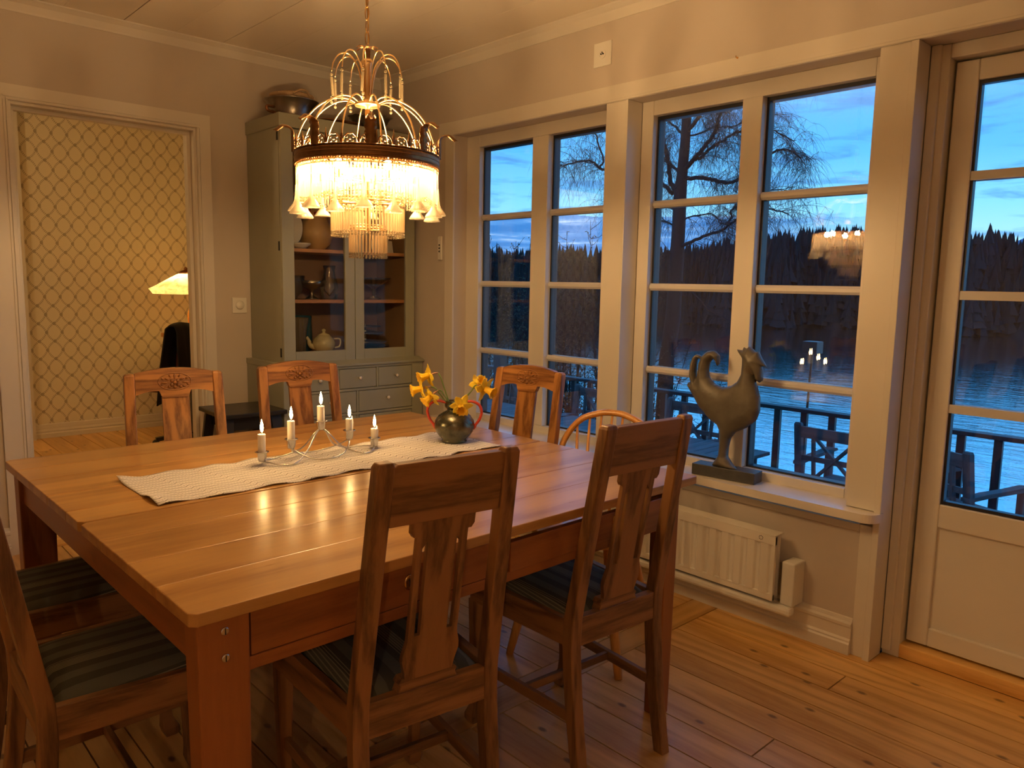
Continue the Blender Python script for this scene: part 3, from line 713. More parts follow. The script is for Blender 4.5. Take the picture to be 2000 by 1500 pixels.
for (a, b, g0, g1, hx) in ((-.883, -.448, -.815, -.509, -.883), (-.444, -.037, -.387, -.100, None)):
    d = MB()
    d.box(a, g0, yf, yf+.02, .884, 2.112).box(g1, b, yf, yf+.02, .884, 2.112).box(g0, g1, yf, yf+.02, .884, .948).box(g0, g1, yf, yf+.02, 2.047, 2.112)
    do = d.build('cabinet_door', 'cab_paint', cb, bevel=.002)
    MB().box(g0+.001, g1-.001, yf+.010, yf+.013, .949, 2.046).build('glass', 'cab_glass', do)
    if hx:
        for zz in (2.075, 1.51, .945): MB().box(x0-.003, x0+.001, yf+.022, yf+.036, zz-.024, zz+.024).build('hinge', 'black_gap', do)
    else: MB().lathe([(.004, 0), (.004, .010), (.009, .014), (.009, .020), (.0, .024)], 12, (-.415, yf, 1.48), axis=(0, -1, 0)).build('knob', 'cab_paint', do, smooth=True)
# lower part
lx0, lx1, ly = -.915, -.012, -.45
mb = MB().box(lx0, lx1, ly+.02, -.003, .05, .86); mb.prism([(ly-.012, .860), (ly-.012, .872), (ly+.045, .890), (-.003, .890), (-.003, .860)], lx0-.004, lx1+.006, lambda u, v, w: (w, u, v))
mb.box(lx0+.02, lx1-.02, ly+.05, -.01, 0, .05)
mb.box(lx0, -.842, ly, ly+.02, .05, .86).box(-.088, lx1, ly, ly+.02, .05, .86).box(-.842, -.088, ly, ly+.02, .845, .86).box(-.842, -.088, ly, ly+.02, .716, .730).box(-.842, -.088, ly, ly+.02, .578, .592).box(-.842, -.088, ly, ly+.02, .05, .075)
mb.box(-.590, -.582, ly, ly+.02, .73, .845).box(-.338, -.326, ly, ly+.02, .73, .845).box(-.470, -.458, ly, ly+.02, .592, .716).box(-.470, -.458, ly, ly+.02, .075, .578)
mb.build('base_carcass', 'cab_paint', cb, bevel=.002)
def knob(x, z, par): MB().lathe([(.0045, 0), (.0045, .010), (.0095, .015), (.0105, .021), (.006, .026), (0, .027)], 14, (x, ly+.001, z), axis=(0, -1, 0)).build('knob', 'white_wood', par, smooth=True)
for a, b, k in ((-.839, -.593, -.708), (-.579, -.341, -.455), (-.323, -.091, -.207)):
    d = MB().box(a, b, ly+.001, ly+.018, .733, .842).build('drawer', 'cab_paint', cb, bevel=.002); knob(k, .790, d)
for a, b, k in ((-.839, -.473, -.645), (-.455, -.091, -.268)):
    d = MB().box(a, b, ly+.001, ly+.018, .595, .713).build('drawer', 'cab_paint', cb, bevel=.002); knob(k, .664, d)
    d = MB().box(a, b, ly+.001, ly+.018, .078, .575).build('cabinet_door', 'cab_paint', cb, bevel=.002); knob(b-.04 if a < -.5 else a+.04, .45, d)

# ---- things on the shelves
SH = {3: 1.7955, 2: 1.5035, 1: 1.2285, 0: .9255}
def lt(name, mat, prof, x, y, z, label, cat, n=28, group=None, wav=None):
    o = MB().lathe(prof, n, wav=wav).build(name, mat, smooth=True, loc=(x, y, z)); tag(o, label, cat, group); return o
# painted plate leaning at the back, bowl, ceramic hen, white jug
pl = thing('serving_plate', 'oval white plate with a painted rose standing upright on the cabinet shelf', 'plate', (-.770, -.25, SH[2]+.008), -.35)
m_ = MB().lathe([(.0, 0), (.06, .001), (.085, .004), (.088, .008), (.083, .009), (.06, .006), (0, .005)], 40); m_.xf(Matrix.Translation((0, 0, .107)) @ Matrix.Rotation(math.radians(86), 4, 'X') @ Matrix.Diagonal((.85, 1.22, 1, 1))); m_.build('rim', 'porcelain', pl, smooth=True)
m_ = MB()
for a, b, r, e in ((.0, .10, .010, 1), (.012, .112, .006, 1.6), (-.012, .120, .007, 1.6), (-.004, .132, .005, 2.2), (.010, .128, .005, 2.2)): m_.ball((a, -.012, b+.01), r, 8, (e, .12, .8))
m_.tube([(0, -.012, .10), (.003, -.012, .075)], .0015, 5); m_.build('painted_rose', 'rose_green', pl)
lt('soup_bowl', 'porcelain', [(.022, 0), (.03, .004), (.055, .022), (.058, .03), (.055, .029), (.05, .02), (.0, .006)], -.735, -.315, SH[2], 'shallow white bowl in front of the painted plate in the cabinet', 'bowl')
hn = thing('hen_jar', 'round yellow ceramic hen with a red comb on the cabinet shelf', 'figurine', (-.590, -.22, SH[2]), .3)
MB().lathe([(.045, 0), (.050, .006), (.085, .04), (.100, .085), (.092, .125), (.070, .160), (.058, .190), (.060, .215), (.045, .245), (.0, .262)], 28).build('body', 'hen_glaze', hn, smooth=True)
m_ = MB()
for i, (a, b, r) in enumerate(((-.030, .262, .018), (-.048, .245, .018), (-.060, .222, .017), (-.062, .200, .013), (-.058, .180, .012))): m_.ball((a, -.01, b-.01), r, 10, (1, .55, 1.1))
m_.build('comb', 'coral_glaze', hn, smooth=True)
MB().lathe([(.010, 0), (.0, .022)], 10, (-.045, -.045, .20), axis=(-.6, -1, -.1)).build('beak', 'coral_glaze', hn)
jg = thing('milk_jug', 'small white porcelain jug on the upper right shelf of the cabinet', 'jug', (-.195, -.25, SH[2]))
MB().lathe([(.028, 0), (.032, .004), (.046, .035), (.042, .07), (.030, .095), (.036, .112), (.033, .112), (.027, .095)], 24).build('body', 'porcelain', jg, smooth=True)
MB().tube(catmull([(.034, 0, .10), (.066, 0, .09), (.062, 0, .05), (.042, 0, .035)], 6), .005, 8).build('handle', 'porcelain', jg, smooth=True)
o = MB().box(-.022, .022, -.005, .005, 0, .075); o.xf(Matrix.Rotation(-.22, 4, 'X')); o = o.build('place_card', 'porcelain', loc=(-.125, -.27, SH[2])); tag(o, 'small white card leaning beside the jug in the cabinet', 'card')
lt('sugar_pot', 'porcelain', [(.02, 0), (.032, .02), (.030, .045), (.018, .055), (.006, .060), (.010, .070), (0, .074)], -.665, -.12, SH[2], 'little white lidded pot behind the ceramic hen', 'pot')
# middle shelf: glass
lt('glass_bowl', 'clear_glass', [(.035, 0), (.04, .006), (.070, .05), (.082, .10), (.084, .13), (.080, .13), (.066, .05), (0, .012)], -.745, -.20, SH[1], 'tall glass bowl on the left of the middle cabinet shelf', 'bowl')
lt('decanter', 'clear_glass', [(.045, 0), (.05, .01), (.052, .06), (.030, .10), (.014, .125), (.014, .165), (.022, .17), (.012, .175), (.022, .195), (.018, .215), (0, .22)], -.715, -.13, SH[1], 'stoppered glass decanter on the middle cabinet shelf', 'decanter')
lt('footed_dish', 'pewter', [(.04, 0), (.035, .006), (.012, .02), (.012, .05), (.07, .075), (.085, .105), (.080, .105), (.02, .07)], -.62, -.22, SH[1], 'dark footed metal dish on the middle cabinet shelf', 'dish')
lt('glass_pitcher', 'clear_glass', [(.04, 0), (.046, .01), (.052, .06), (.040, .12), (.030, .16), (.036, .19), (.033, .19), (.026, .155), (.045, .06), (0, .015)], -.530, -.26, SH[1], 'clear glass pitcher at the right end of the left middle shelf', 'pitcher')
for i, (x, y) in enumerate(((-.345, -.28), (-.30, -.15))):
    lt('goblet', 'clear_glass', [(.032, 0), (.030, .003), (.005, .008), (.004, .06), (.022, .075), (.034, .105), (.032, .14), (.030, .14), (.030, .105), (.004, .07)], x, y, SH[1], ('stemmed glass nearest the glass on the right middle shelf', 'stemmed glass further back on the right middle shelf')[i], 'glass', 20, 'stemmed glasses in the cabinet')
lt('compote', 'clear_glass', [(.045, 0), (.04, .006), (.010, .02), (.010, .06), (.03, .075), (.085, .11), (.105, .125), (.102, .128), (.03, .082), (0, .078)], -.215, -.23, SH[1], 'wide glass compote on the right middle shelf of the cabinet', 'dish')
# bottom shelf
def flute(r, z, t): return r*(1+.05*math.cos(14*t))
lt('crystal_vase', 'crystal_bead', [(.042, 0), (.046, .008), (.046, .08), (.052, .14), (.062, .20), (.058, .20), (.046, .13), (.040, .02), (0, .012)], -.730, -.25, SH[0], 'ribbed crystal vase on the bottom shelf of the cabinet', 'vase', 56, None, flute)
lt('blue_vase', 'blue_glass', [(.05, 0), (.06, .01), (.062, .10), (.058, .18), (.060, .205), (.056, .205), (.054, .17), (0, .02)], -.640, -.13, SH[0], 'dark blue glass vase behind the teapot in the cabinet', 'vase')
tp = thing('teapot', 'cream glazed teapot on the bottom shelf of the cabinet', 'teapot', (-.575, -.27, SH[0]), -.30)
MB().lathe([(.038, 0), (.044, .004), (.064, .035), (.066, .055), (.056, .080), (.038, .094), (.036, .098)], 32).build('body', 'cream_glaze', tp, smooth=True)
MB().lathe([(.037, .097), (.030, .104), (.010, .112), (.007, .118), (.012, .126), (.008, .134), (0, .136)], 24).build('lid', 'cream_glaze', tp, smooth=True)
MB().tube(catmull([(-.050, 0, .03), (-.078, 0, .045), (-.085, 0, .070), (-.098, 0, .090)], 5), [.016]*5+[.012]*5+[.009]*6, 12).build('spout', 'cream_glaze', tp, smooth=True)
MB().tube(catmull([(.054, 0, .078), (.092, 0, .075), (.090, 0, .035), (.060, 0, .025)], 6), .0055, 8).build('handle', 'cream_glaze', tp, smooth=True)
ck = thing('cake_stand', 'three tier metal cake stand on the bottom right shelf of the cabinet', 'cake stand', (-.265, -.21, SH[0]))
MB().lathe([(.04, 0), (.035, .006), (.008, .015), (.006, .05), (.014, .06), (.006, .07), (.006, .10), (.013, .11), (.005, .12), (.004, .15), (0, .155)], 20).build('stem', 'steel', ck, smooth=True)
for zz, r in ((.045, .125), (.095, .105), (.135, .09)): MB().lathe([(0, zz), (r, zz+.002), (r+.008, zz+.008), (r, zz+.005), (0, zz+.003)], 36).build('plate', 'pewter', ck, smooth=True)
lt('stacked_dish', 'pewter', [(.06, 0), (.08, .01), (.10, .016), (.098, .018), (.05, .004)], -.15, -.12, SH[0], 'dark metal dish behind the cake stand in the cabinet', 'dish')

# ---- things on top of the cabinet
CT = 2.1865
pot = thing('fluted_pan', 'flared dark metal pan with a wicker tray on it, left on top of the cabinet', 'pan', (-.72, -.21, CT), 0)
MB().lathe([(.100, 0), (.104, .003), (.106, .03), (.116, .07), (.140, .103), (.146, .108), (.141, .108), (.110, .068), (.100, .01), (0, .006)], 44).build('body', 'pewter', pot, smooth=True)
MB().tube(catmull([(-.10, -.02, .03), (-.150, -.03, .035), (-.155, -.03, .055), (-.112, -.02, .06)], 5), .008, 8).build('handle', 'copper_old', pot, smooth=True)
bs_ = thing('wicker_tray', 'round wicker tray lying on the metal pan on top of the cabinet', 'tray', (-.71, -.20, CT+.108), 0)
MB().lathe([(0, 0), (.10, .0), (.112, .012), (.116, .030), (.110, .036), (.104, .030), (.098, .010), (0, .006)], 44, wav=lambda r, z, t: r*(1+.012*math.sin(40*t)+.02*math.sin(5*t))).build('tray_body', 'wicker', bs_, smooth=True)
MB().tube(catmull([(-.05, -.108, .02), (-.02, -.122, .040), (.02, -.122, .042), (.05, -.106, .02)], 5), .006, 8).build('handle', 'wicker', bs_, smooth=True)
o = MB().lathe([(0, 0), (.11, .0), (.125, .012), (.150, .020), (.149, .024), (.12, .016), (0, .005)], 44, wav=lambda r, z, t: r*(1+.35*math.cos(t)**2)*.70).build('oval_dish', 'copper_old', smooth=True, loc=(-.475, -.27, CT)); tag(o, 'low oval metal dish in the middle of the cabinet top', 'dish')
o = MB().lathe([(.055, 0), (.065, .01), (.095, .06), (.105, .085), (.125, .095), (.122, .098), (.100, .09), (.06, .012), (0, .01)], 44, wav=lambda r, z, t: r*(1+.07*math.cos(9*t)*min(1, z/.03) if z > .012 else 1)).build('jelly_mould', 'pewter', smooth=True, loc=(-.23, -.22, CT)); tag(o, 'fluted tin mould on the right of the cabinet top', 'mould')

# ================================================================== WALL FITTINGS
sw = thing('light_switch', 'white dimmer switch with a round knob between doorway and cabinet', 'switch', (-.951, 0, 1.187))
MB().box(-.042, .042, -.009, -.0005, -.043, .043).build('plate', 'plastic_white', sw, bevel=.003)
MB().lathe([(.024, 0), (.024, .008), (.020, .014), (0, .015)], 28, (0, -.009, .002), axis=(0, -1, 0)).build('knob', 'plastic_white', sw, smooth=True)
sk = thing('wall_socket', 'square white socket plate high on the wall above the windows', 'socket', (0, -1.806, 2.376))
MB().box(-.007, -.0005, -.052, .052, -.053, .053).build('plate', 'plastic_white', sk, bevel=.002)
MB().lathe([(.020, 0), (.020, .003), (.016, .003), (.015, .001), (0, .001)], 24, (-.007, 0, 0), axis=(-1, 0, 0)).build('rim', 'plastic_white', sk)
MB().ball((-.010, .006, 0), .004, 8).ball((-.010, -.006, 0), .004, 8).ball((-.010, 0, .007), .003, 8).build('contact_hole', 'black_gap', sk)
rm = thing('wall_remote', 'narrow white remote control holder with three dark buttons beside the cabinet', 'remote', (0, -.614, 1.532))
MB().box(-.016, -.0005, -.017, .017, -.068, .068).build('body', 'plastic_white', rm, bevel=.006)
for zz in (.018, 0, -.018): MB().lathe([(.006, 0), (.005, .002), (0, .002)], 12, (-.016, 0, zz), axis=(-1, 0, 0)).build('button', 'button_dark', rm)
o = MB().tube([(-.012, 0, .0), (-.022, 0, -.002), (-.024, 0, .006)], .0018, 6).lathe([(.004, 0), (.004, .002), (0, .002)], 10, (-.012, 0, 0), axis=(-1, 0, 0)).build('wall_hook', 'brass', loc=(0, -2.506, 2.224)); tag(o, 'tiny brass hook in the board above the wider window', 'hook')

# ================================================================== RADIATOR
rd = thing('radiator', 'white ribbed panel radiator under the wider window', 'radiator', (0, 0, 0))
ry0, ry1 = -2.845, -1.55
mb = MB(); n = 22; f = (ry1-ry0-.03)/n
pf = [(ry0+.008, -.103)]
for i in range(n):
    a = ry0+.015+i*f; pf += [(a+.006, -.103), (a+.014, -.112), (a+f-.014, -.112), (a+f-.006, -.103)]
pf += [(ry1-.008, -.103), (ry1-.008, -.098), (ry0+.008, -.098)]
mb.prism(pf, .168, .372, lambda u, v, w: (v, u, w)); mb.box(-.113, -.097, ry0, ry1, .366, .400).box(-.110, -.097, ry0, ry1, .145, .172).box(-.112, -.097, ry0, ry0+.012, .145, .400)
mb.build('front_panel', 'radiator_paint', rd, bevel=.002)
MB().box(-.060, -.050, ry0+.01, ry1, .15, .400).box(-.113, -.045, ry0+.002, ry1, .400, .405).box(-.085, -.060, ry0+.02, ry1-.02, .17, .385).build('rear_panel', 'radiator_paint', rd, bevel=.001)
MB().box(-.045, -.001, ry0+.25, ry0+.28, .16, .39).box(-.045, -.001, ry1-.28, ry1-.25, .16, .39).build('bracket', 'radiator_paint', rd)
mb = MB()
for i in range(9): mb.box(-.090, -.070, ry0+.03+i*.135, ry0+.13+i*.135, .4052, .4065)
mb.build('grille', 'button_dark', rd) if False else None
mb = MB(); 
for i in range(8):
    a = i*PI/4; mb.ball((-.1135, ry0+.060+.0075*math.cos(a), .385+.0075*math.sin(a)), .0018, 6)
mb.build('badge', 'button_dark', rd)
pp = [(-.07, -2.835, .115), (-.07, -2.90, .112), (-.055, -2.925, .125)]
MB().box(-.105, -.060, -2.915, -1.40, .098, .134).build('pipe_cover', 'plastic_white', rd, bevel=.012)
MB().box(-.085, -.0005, -2.915, -2.862, .1345, .305).build('valve_cover', 'plastic_white', rd, bevel=.006)
MB().box(-.055, -.03, ry0+.1, -1.3, .110, .130).build('pipe_cover', 'plastic_white', rd, bevel=.008)

# ================================================================== ROOSTER
OUT = [(-2.482,.598),(-2.512,.646),(-2.515,.687),(-2.511,.749),(-2.499,.770),(-2.463,.787),(-2.408,.834),(-2.379,.875),(-2.342,.921),(-2.349,.936),(-2.363,.928),(-2.351,.963),(-2.353,1.009),(-2.364,1.043),(-2.382,1.058),(-2.401,1.051),(-2.403,1.035),(-2.388,1.040),(-2.382,1.024),(-2.381,.975),(-2.388,.942),(-2.392,.976),(-2.395,1.017),(-2.411,1.054),(-2.435,1.074),(-2.465,1.078),(-2.489,1.058),(-2.491,1.025),(-2.481,1.012),(-2.476,1.033),(-2.462,1.045),(-2.446,1.026),(-2.440,.994),(-2.447,.964),(-2.474,.940),(-2.514,.929),(-2.553,.940),(-2.581,.962),(-2.596,.992),(-2.598,1.030),(-2.597,1.056),(-2.568,1.090),(-2.598,1.088),(-2.598,1.101),(-2.615,1.096),(-2.621,1.105),(-2.638,1.097),(-2.653,1.084),(-2.664,1.089),(-2.677,1.065),(-2.705,1.028),(-2.681,1.034),(-2.687,1.009),(-2.689,.974),(-2.676,.965),(-2.662,.973),(-2.655,.993),(-2.646,1.003),(-2.657,.972),(-2.680,.911),(-2.684,.853),(-2.671,.812),(-2.631,.776),(-2.584,.752),(-2.562,.722),(-2.554,.685),(-2.552,.645),(-2.573,.620),(-2.601,.598),(-2.565,.592),(-2.520,.592)]
def inflate(out, step, maxh, k):
    ys = [p[0] for p in out]; zs = [p[1] for p in out]
    y0, z0 = min(ys)-step*2, min(zs)-step*2; nx = int((max(ys)-y0)/step)+3; nz = int((max(zs)-z0)/step)+3
    segs = [(out[i], out[(i+1) % len(out)]) for i in range(len(out))]
    H = {}
    for i in range(nx):
        y = y0+i*step
        for j in range(nz):
            zz = z0+j*step; ins = False; dm = 1e9
            for (ay, az), (by, bz) in segs:
                if (az > zz) != (bz > zz) and y < (by-ay)*(zz-az)/(bz-az)+ay: ins = not ins
                ex, ez = by-ay, bz-az; l = ex*ex+ez*ez; tt = max(0, min(1, ((y-ay)*ex+(zz-az)*ez)/l)); d = (y-ay-tt*ex)**2+(zz-az-tt*ez)**2
                if d < dm: dm = d; q = (ay+tt*ex, az+tt*ez)
            H[i, j] = (y, zz, (dm**.5 if ins else -dm**.5), q)
    v = []; idx = {}; f = []
    def vert(i, j, s):
        y, zz, d, q = H[i, j]
        if d <= 0: key = (i, j); 
        else: key = (i, j, s)
        if key not in idx:
            idx[key] = len(v)
            if d <= 0: v.append((0, q[0], q[1]))
            else: v.append((s*maxh*math.sqrt(1-(1-min(1, d/k))**2), y, zz))
        return idx[key]
    for i in range(nx-1):
        for j in range(nz-1):
            c = [(i, j), (i+1, j), (i+1, j+1), (i, j+1)]
            if any(H[a][2] > 0 for a in c):
                for s in (-1, 1):
                    ids = [vert(*a, s) for a in c]
                    ids2 = []
                    for q in ids:
                        if q not in ids2: ids2.append(q)
                    if len(ids2) >= 3: f.append(tuple(ids2))
    return v, f
v, f = inflate(OUT, .0042, .038, .055)
rs = thing('rooster_sculpture', 'weathered bronze rooster sculpture on a slate block on the window board', 'sculpture', (.0, 0, 0))
mb = MB(); mb.add(v, f); ro = mb.build('rooster', 'bronze', rs, smooth=True)
sm = ro.modifiers.new('smooth', 'SMOOTH'); sm.iterations = 3; sm.factor = .4
mb = MB()
for s in (-1, 1): mb.tube([(s*.030+.0055*math.cos(a), -2.640+.0055*math.sin(a), 1.040+0) if False else (s*.0335, -2.640+.006*math.cos(a), 1.040+.006*math.sin(a)) for a in [2*PI*i/14 for i in range(14)]], .0015, 5, True)
mb.build('eye', 'bronze', rs)
mb = MB().box(-.040, .040, -.137, .137, 0, .046); bo = mb.build('plinth', 'slate', rs, bevel=.002); bo.location = (.010, -2.545, SILLZ+.0285); bo.rotation_euler = (0, 0, .12)

# ================================================================== RUNNER, CANDELABRUM, CANDLES
mb = MB(); NX, NY = 120, 26; RL, RW = 1.172, .332; random.seed(2)
def rz(x, y):
    e = abs(y/RW-.5)*2
    return .0022+.0045*max(0, e-.45)*(1+math.sin(x*46+ (1.5 if y > RW/2 else 0)))+.0008*math.sin(x*60+y*30)*e+.010*max(0, 1-x/.06)*max(0, math.sin((y/RW)*7.5))**2
def ry(x, y): return y+.006*math.sin(x*26)*(1 if y < RW/2 else -.6)*abs(y/RW-.5)*2
vv = [(i/NX*RL, ry(i/NX*RL, j/NY*RW), rz(i/NX*RL, j/NY*RW)) for i in range(NX+1) for j in range(NY+1)]
mb.add(vv, [(i*(NY+1)+j, (i+1)*(NY+1)+j, (i+1)*(NY+1)+j+1, i*(NY+1)+j+1) for i in range(NX) for j in range(NY)])
rn = mb.build('table_runner', 'runner_weave', smooth=True, loc=(-2.141, -2.244, .7602)); rn.rotation_euler = (0, 0, .011)
so = rn.modifiers.new('thick', 'SOLIDIFY'); so.thickness = .0018; so.offset = 1
tag(rn, 'narrow off-white woven runner with dark dashed pattern along the table', 'table runner')
cn = thing('candelabrum', 'low wavy silver wire candle holder for five candles on the runner', 'candle holder', (-1.551, -2.0, .765), .005)
cups = [(-.203, .012), (-.105, .040), (0, .088), (.105, .044), (.203, .006)]
for x, z in cups:
    c = MB().lathe([(.0, z), (.0105, z), (.0125, z+.004), (.0145, z+.024), (.0150, z+.027), (.021, z+.0285), (.021, z+.030), (.0135, z+.030), (.0125, z+.012), (0, z+.010)], 24, (x, 0, 0)).build('cup', 'steel', cn, smooth=True)
for s in (-1, 1):
    W_ = []
    P_ = [(-.203, 0, .012), (-.165, -.045*s, .0035), (-.12, -.055*s, .0035), (-.06, -.02*s, .030), (-.02, -.004*s, .078), (0, 0, .090), (.02, .006*s, .078), (.06, .03*s, .030), (.12, .055*s, .0035), (.165, .045*s, .0035), (.203, 0, .008)]
    MB().tube(catmull(P_, 8), .0026, 8).build('wire', 'steel', cn, smooth=True)
    P_ = [(-.105, 0, .040), (-.085, .03*s, .022), (-.05, .055*s, .006), (0, .062*s, .0035), (.05, .05*s, .010), (.085, .025*s, .026), (.105, 0, .044)]
    MB().tube(catmull(P_, 8), .0026, 8).build('wire', 'steel', cn, smooth=True)
CL = ['white candle with a tall body at the left end of the candle holder', 'white candle second from the left in the candle holder', 'white candle in the raised middle cup of the candle holder', 'white candle right of the raised middle one in the holder', 'short dripping white candle at the right end of the candle holder']
hts = [.074, .077, .067, .058, .052]
for i, ((x, z), h, lb) in enumerate(zip(cups, hts, CL)):
    c = thing('candle', lb, 'candle', (-1.551+x, -2.0+.005*x, .765+z+.0105), 0, 'lit candles in the silver holder')
    r = .0118
    MB().lathe([(r*.96, 0), (r, .004), (r, h-.004), (r*.96, h), (r*.75, h-.0015), (0, h-.003)], 20, wav=lambda r_, z_, t_: r_*(1+.02*math.sin(3*t_+i+z_*60))).build('wax_body', 'wax', c, smooth=True)
    if i >= 3:
        MB().tube([(r*.9, -.003, h*.35), (r*1.05, -.002, h*.8), (r*.85, 0, h+.008)], [.0022, .003, .0012], 8).build('wax_drip', 'wax', c, smooth=True)
    MB().tube([(0, 0, h-.004), (.0005, 0, h+.004), (.002, .001, h+.009)], .0007, 5).build('wick', 'wick', c)
    MB().lathe([(.0005, h+.005), (.0035, h+.010), (.0052, h+.018), (.0044, h+.028), (.0022, h+.038), (.0004, h+.046)], 14, (.0012, 0, 0)).build('flame', 'flame_glow', c, smooth=True)

# ================================================================== VASE WITH DAFFODILS
VX, VY, VZ = -1.055, -2.072, .7628
vs_ = thing('two_handled_vase', 'dark pottery vase with two red handles holding daffodils', 'vase', (VX, VY, VZ), -.7485)
MB().lathe([(.040, 0), (.046, .002), (.046, .006), (.043, .010), (.056, .022), (.068, .040), (.073, .058), (.070, .078), (.058, .096), (.040, .108), (.029, .113), (.027, .117), (.029, .121), (.035, .128), (.036, .136), (.031, .146), (.030, .150), (.0265, .150), (.028, .140), (.024, .120), (.030, .105), (0, .04)], 48).build('body', 'vase_glaze', vs_, smooth=True)
for s in (-1, 1):
    MB().tube(catmull([(s*.031, 0, .143), (s*.062, 0, .148), (s*.088, 0, .136), (s*.098, 0, .112), (s*.090, 0, .082), (s*.076, 0, .062), (s*.069, 0, .045)], 7), [.0052]*36+[.0058, .006, .006, .005, .004, .003, .002], 10).build('handle', 'red_glaze', vs_, smooth=True)
RV = Vector((math.cos(.7485), -math.sin(.7485), 0)); FV = Vector((math.sin(.7485), math.cos(.7485), 0)); UV = Vector((0, 0, 1))
V0 = Vector((VX, VY, VZ+.150))
def daffodil(a, b, c, d, root, label, sz=1., seed=0):
    random.seed(seed)
    head = V0+RV*a+UV*b-FV*c; D = (RV*d[0]+UV*d[1]-FV*d[2]).normalized()
    f = thing('daffodil', label, 'flower', tuple(head), 0, 'daffodils in the vase')
    q = D.to_track_quat('Z', 'Y').to_matrix().to_4x4()
    mb = MB()
    for k in range(6):
        ang = k*PI/3+random.uniform(-.12, .12); st_ = len(mb.v); vv = []; N = 7
        back = random.uniform(-.35, .25); L = .036*sz*random.uniform(.9, 1.12)
        for i in range(N+1):
            t_ = i/N; w = .0145*sz*math.sin(PI*min(1, t_*.93+.07))**.75*(1-.25*t_); zz = back*L*t_*t_+.003*math.sin(t_*5+k)
            for s in (-1, -.4, .4, 1): vv.append((L*t_+.003, s*w, zz+.0035*abs(s)*(1-t_)+random.uniform(-.0006, .0006)))
        mb.add(vv, [(i*4+j, (i+1)*4+j, (i+1)*4+j+1, i*4+j+1) for i in range(N) for j in range(3)])
        mb.xf(Matrix.Rotation(ang, 4, 'Z'), st_)
    mb.xf(q); o = mb.build('petals', 'petal', f, smooth=True, fixn=False)
    so = o.modifiers.new('t', 'SOLIDIFY'); so.thickness = .0008
    mb = MB().lathe([(.004*sz, -.004), (.009*sz, .004), (.010*sz, .016*sz), (.0125*sz, .025*sz), (.0185*sz, .032*sz), (.0175*sz, .032*sz), (.011*sz, .024*sz), (.008*sz, .010), (0, .004)], 36, wav=lambda r, z, t: r*(1+(.13*math.sin(9*t)+.06*math.sin(23*t))*max(0, (z/sz-.020)/.012)))
    mb.xf(q); mb.build('corona', 'trumpet', f, smooth=True)
    bk = -D*.012*sz; P = [bk*0.3, bk*1.6+UV*.001, bk*2.4+UV*-.002]
    rt = V0+RV*root[0]-FV*root[1]-UV*.02-head; mid = rt.lerp(bk*2.4, .55)+UV*.012+RV*(.010 if a > 0 else -.002)
    MB().tube(P, [.0045*sz, .0032, .0026], 8).build('sheath', 'sheath', f, smooth=True)
    MB().tube(catmull([P[2], P[2].lerp(mid, .5)+UV*.006, mid, rt], 6), .0024, 8).build('stem', 'stem_green', f, smooth=True)
daffodil(-.093, .090, .0, (-.85, -.25, .45), (-.016, .0), 'daffodil highest on the left of the vase', 1.25, 1)
daffodil(-.118, .043, .01, (-.95, -.20, .35), (-.020, .005), 'daffodil facing left below the highest bloom', 1.2, 2)
daffodil(-.080, .020, .03, (-.65, -.6, .5), (-.012, .01), 'lowest daffodil on the left, drooping towards the candles', 1.15, 3)
daffodil(.108, .045, .0, (.80, -.35, .45), (.014, .0), 'daffodil on the right side facing the window', 1.25, 4)
daffodil(.085, .058, -.03, (.3, .35, .5), (.010, -.008), 'daffodil behind the right-hand bloom of the vase', 1.05, 6)
daffodil(.026, -.010, .050, (.15, -.45, .9), (.004, .014), 'daffodil hanging over the front rim of the vase', 1.08, 5)

# ================================================================== CHANDELIER
CX, CY = -1.505, -2.215
ch = thing('chandelier', 'brass chandelier with tiers of glass rods and flowers hanging over the table', 'chandelier', (CX, CY, 0))
MATS['bulb_glow'].node_tree.nodes['Emission'].inputs[1].default_value = 1500.
def ringpts(r, z, n=64): return [(r*math.cos(2*PI*i/n), r*math.sin(2*PI*i/n), z) for i in range(n)]
# pierced crown band
RC = .209
n = 160; mb = MB(); v = []; f = []
for zz, rr in ((1.668, RC), (1.676, RC+.001), (1.692, RC+.001), (1.700, RC)): v += [(rr*math.cos(2*PI*i/n), rr*math.sin(2*PI*i/n), zz) for i in range(n)]
for k in range(3): f += [(k*n+i, k*n+(i+1) % n, (k+1)*n+(i+1) % n, (k+1)*n+i) for i in range(n)]
mb.add(v, f)
for i in range(n):
    a = 2*PI*i/n; mb.ball((RC*math.cos(a), RC*math.sin(a), 1.665), .0026, 6)
for z_ in (1.668, 1.684, 1.700): mb.tube(ringpts(RC+.001, z_, 96), .0016, 6, True)
o = mb.build('crown_band', 'brass_dark', ch, smooth=True, fixn=False); so = o.modifiers.new('t', 'SOLIDIFY'); so.thickness = .0015
mb = MB(); NO = 28
for i in range(NO):
    a = 2*PI*(i+.5)/NO; 
    def Q(da, z_, rr=RC): return (rr*math.cos(a+da), rr*math.sin(a+da), z_)
    w = PI/NO
    mb.tube([Q(-w*.9, 1.702), Q(-w*.72, 1.717), Q(-w*.3, 1.726), Q(0, 1.724), Q(w*.3, 1.726), Q(w*.72, 1.717), Q(w*.9, 1.702)], .0019, 6)
    for da, z_ in ((-w*.4, 1.716), (w*.4, 1.716), (-w*.32, 1.706), (w*.32, 1.706), (0, 1.711)): mb.ball(Q(da, z_), .0030, 6)
    mb.tube([Q(w, 1.702), Q(w, 1.722), Q(w, 1.742)], [.0045, .0038, .0006], 6)
mb.build('crown_tracery', 'brass_dark', ch, smooth=True)
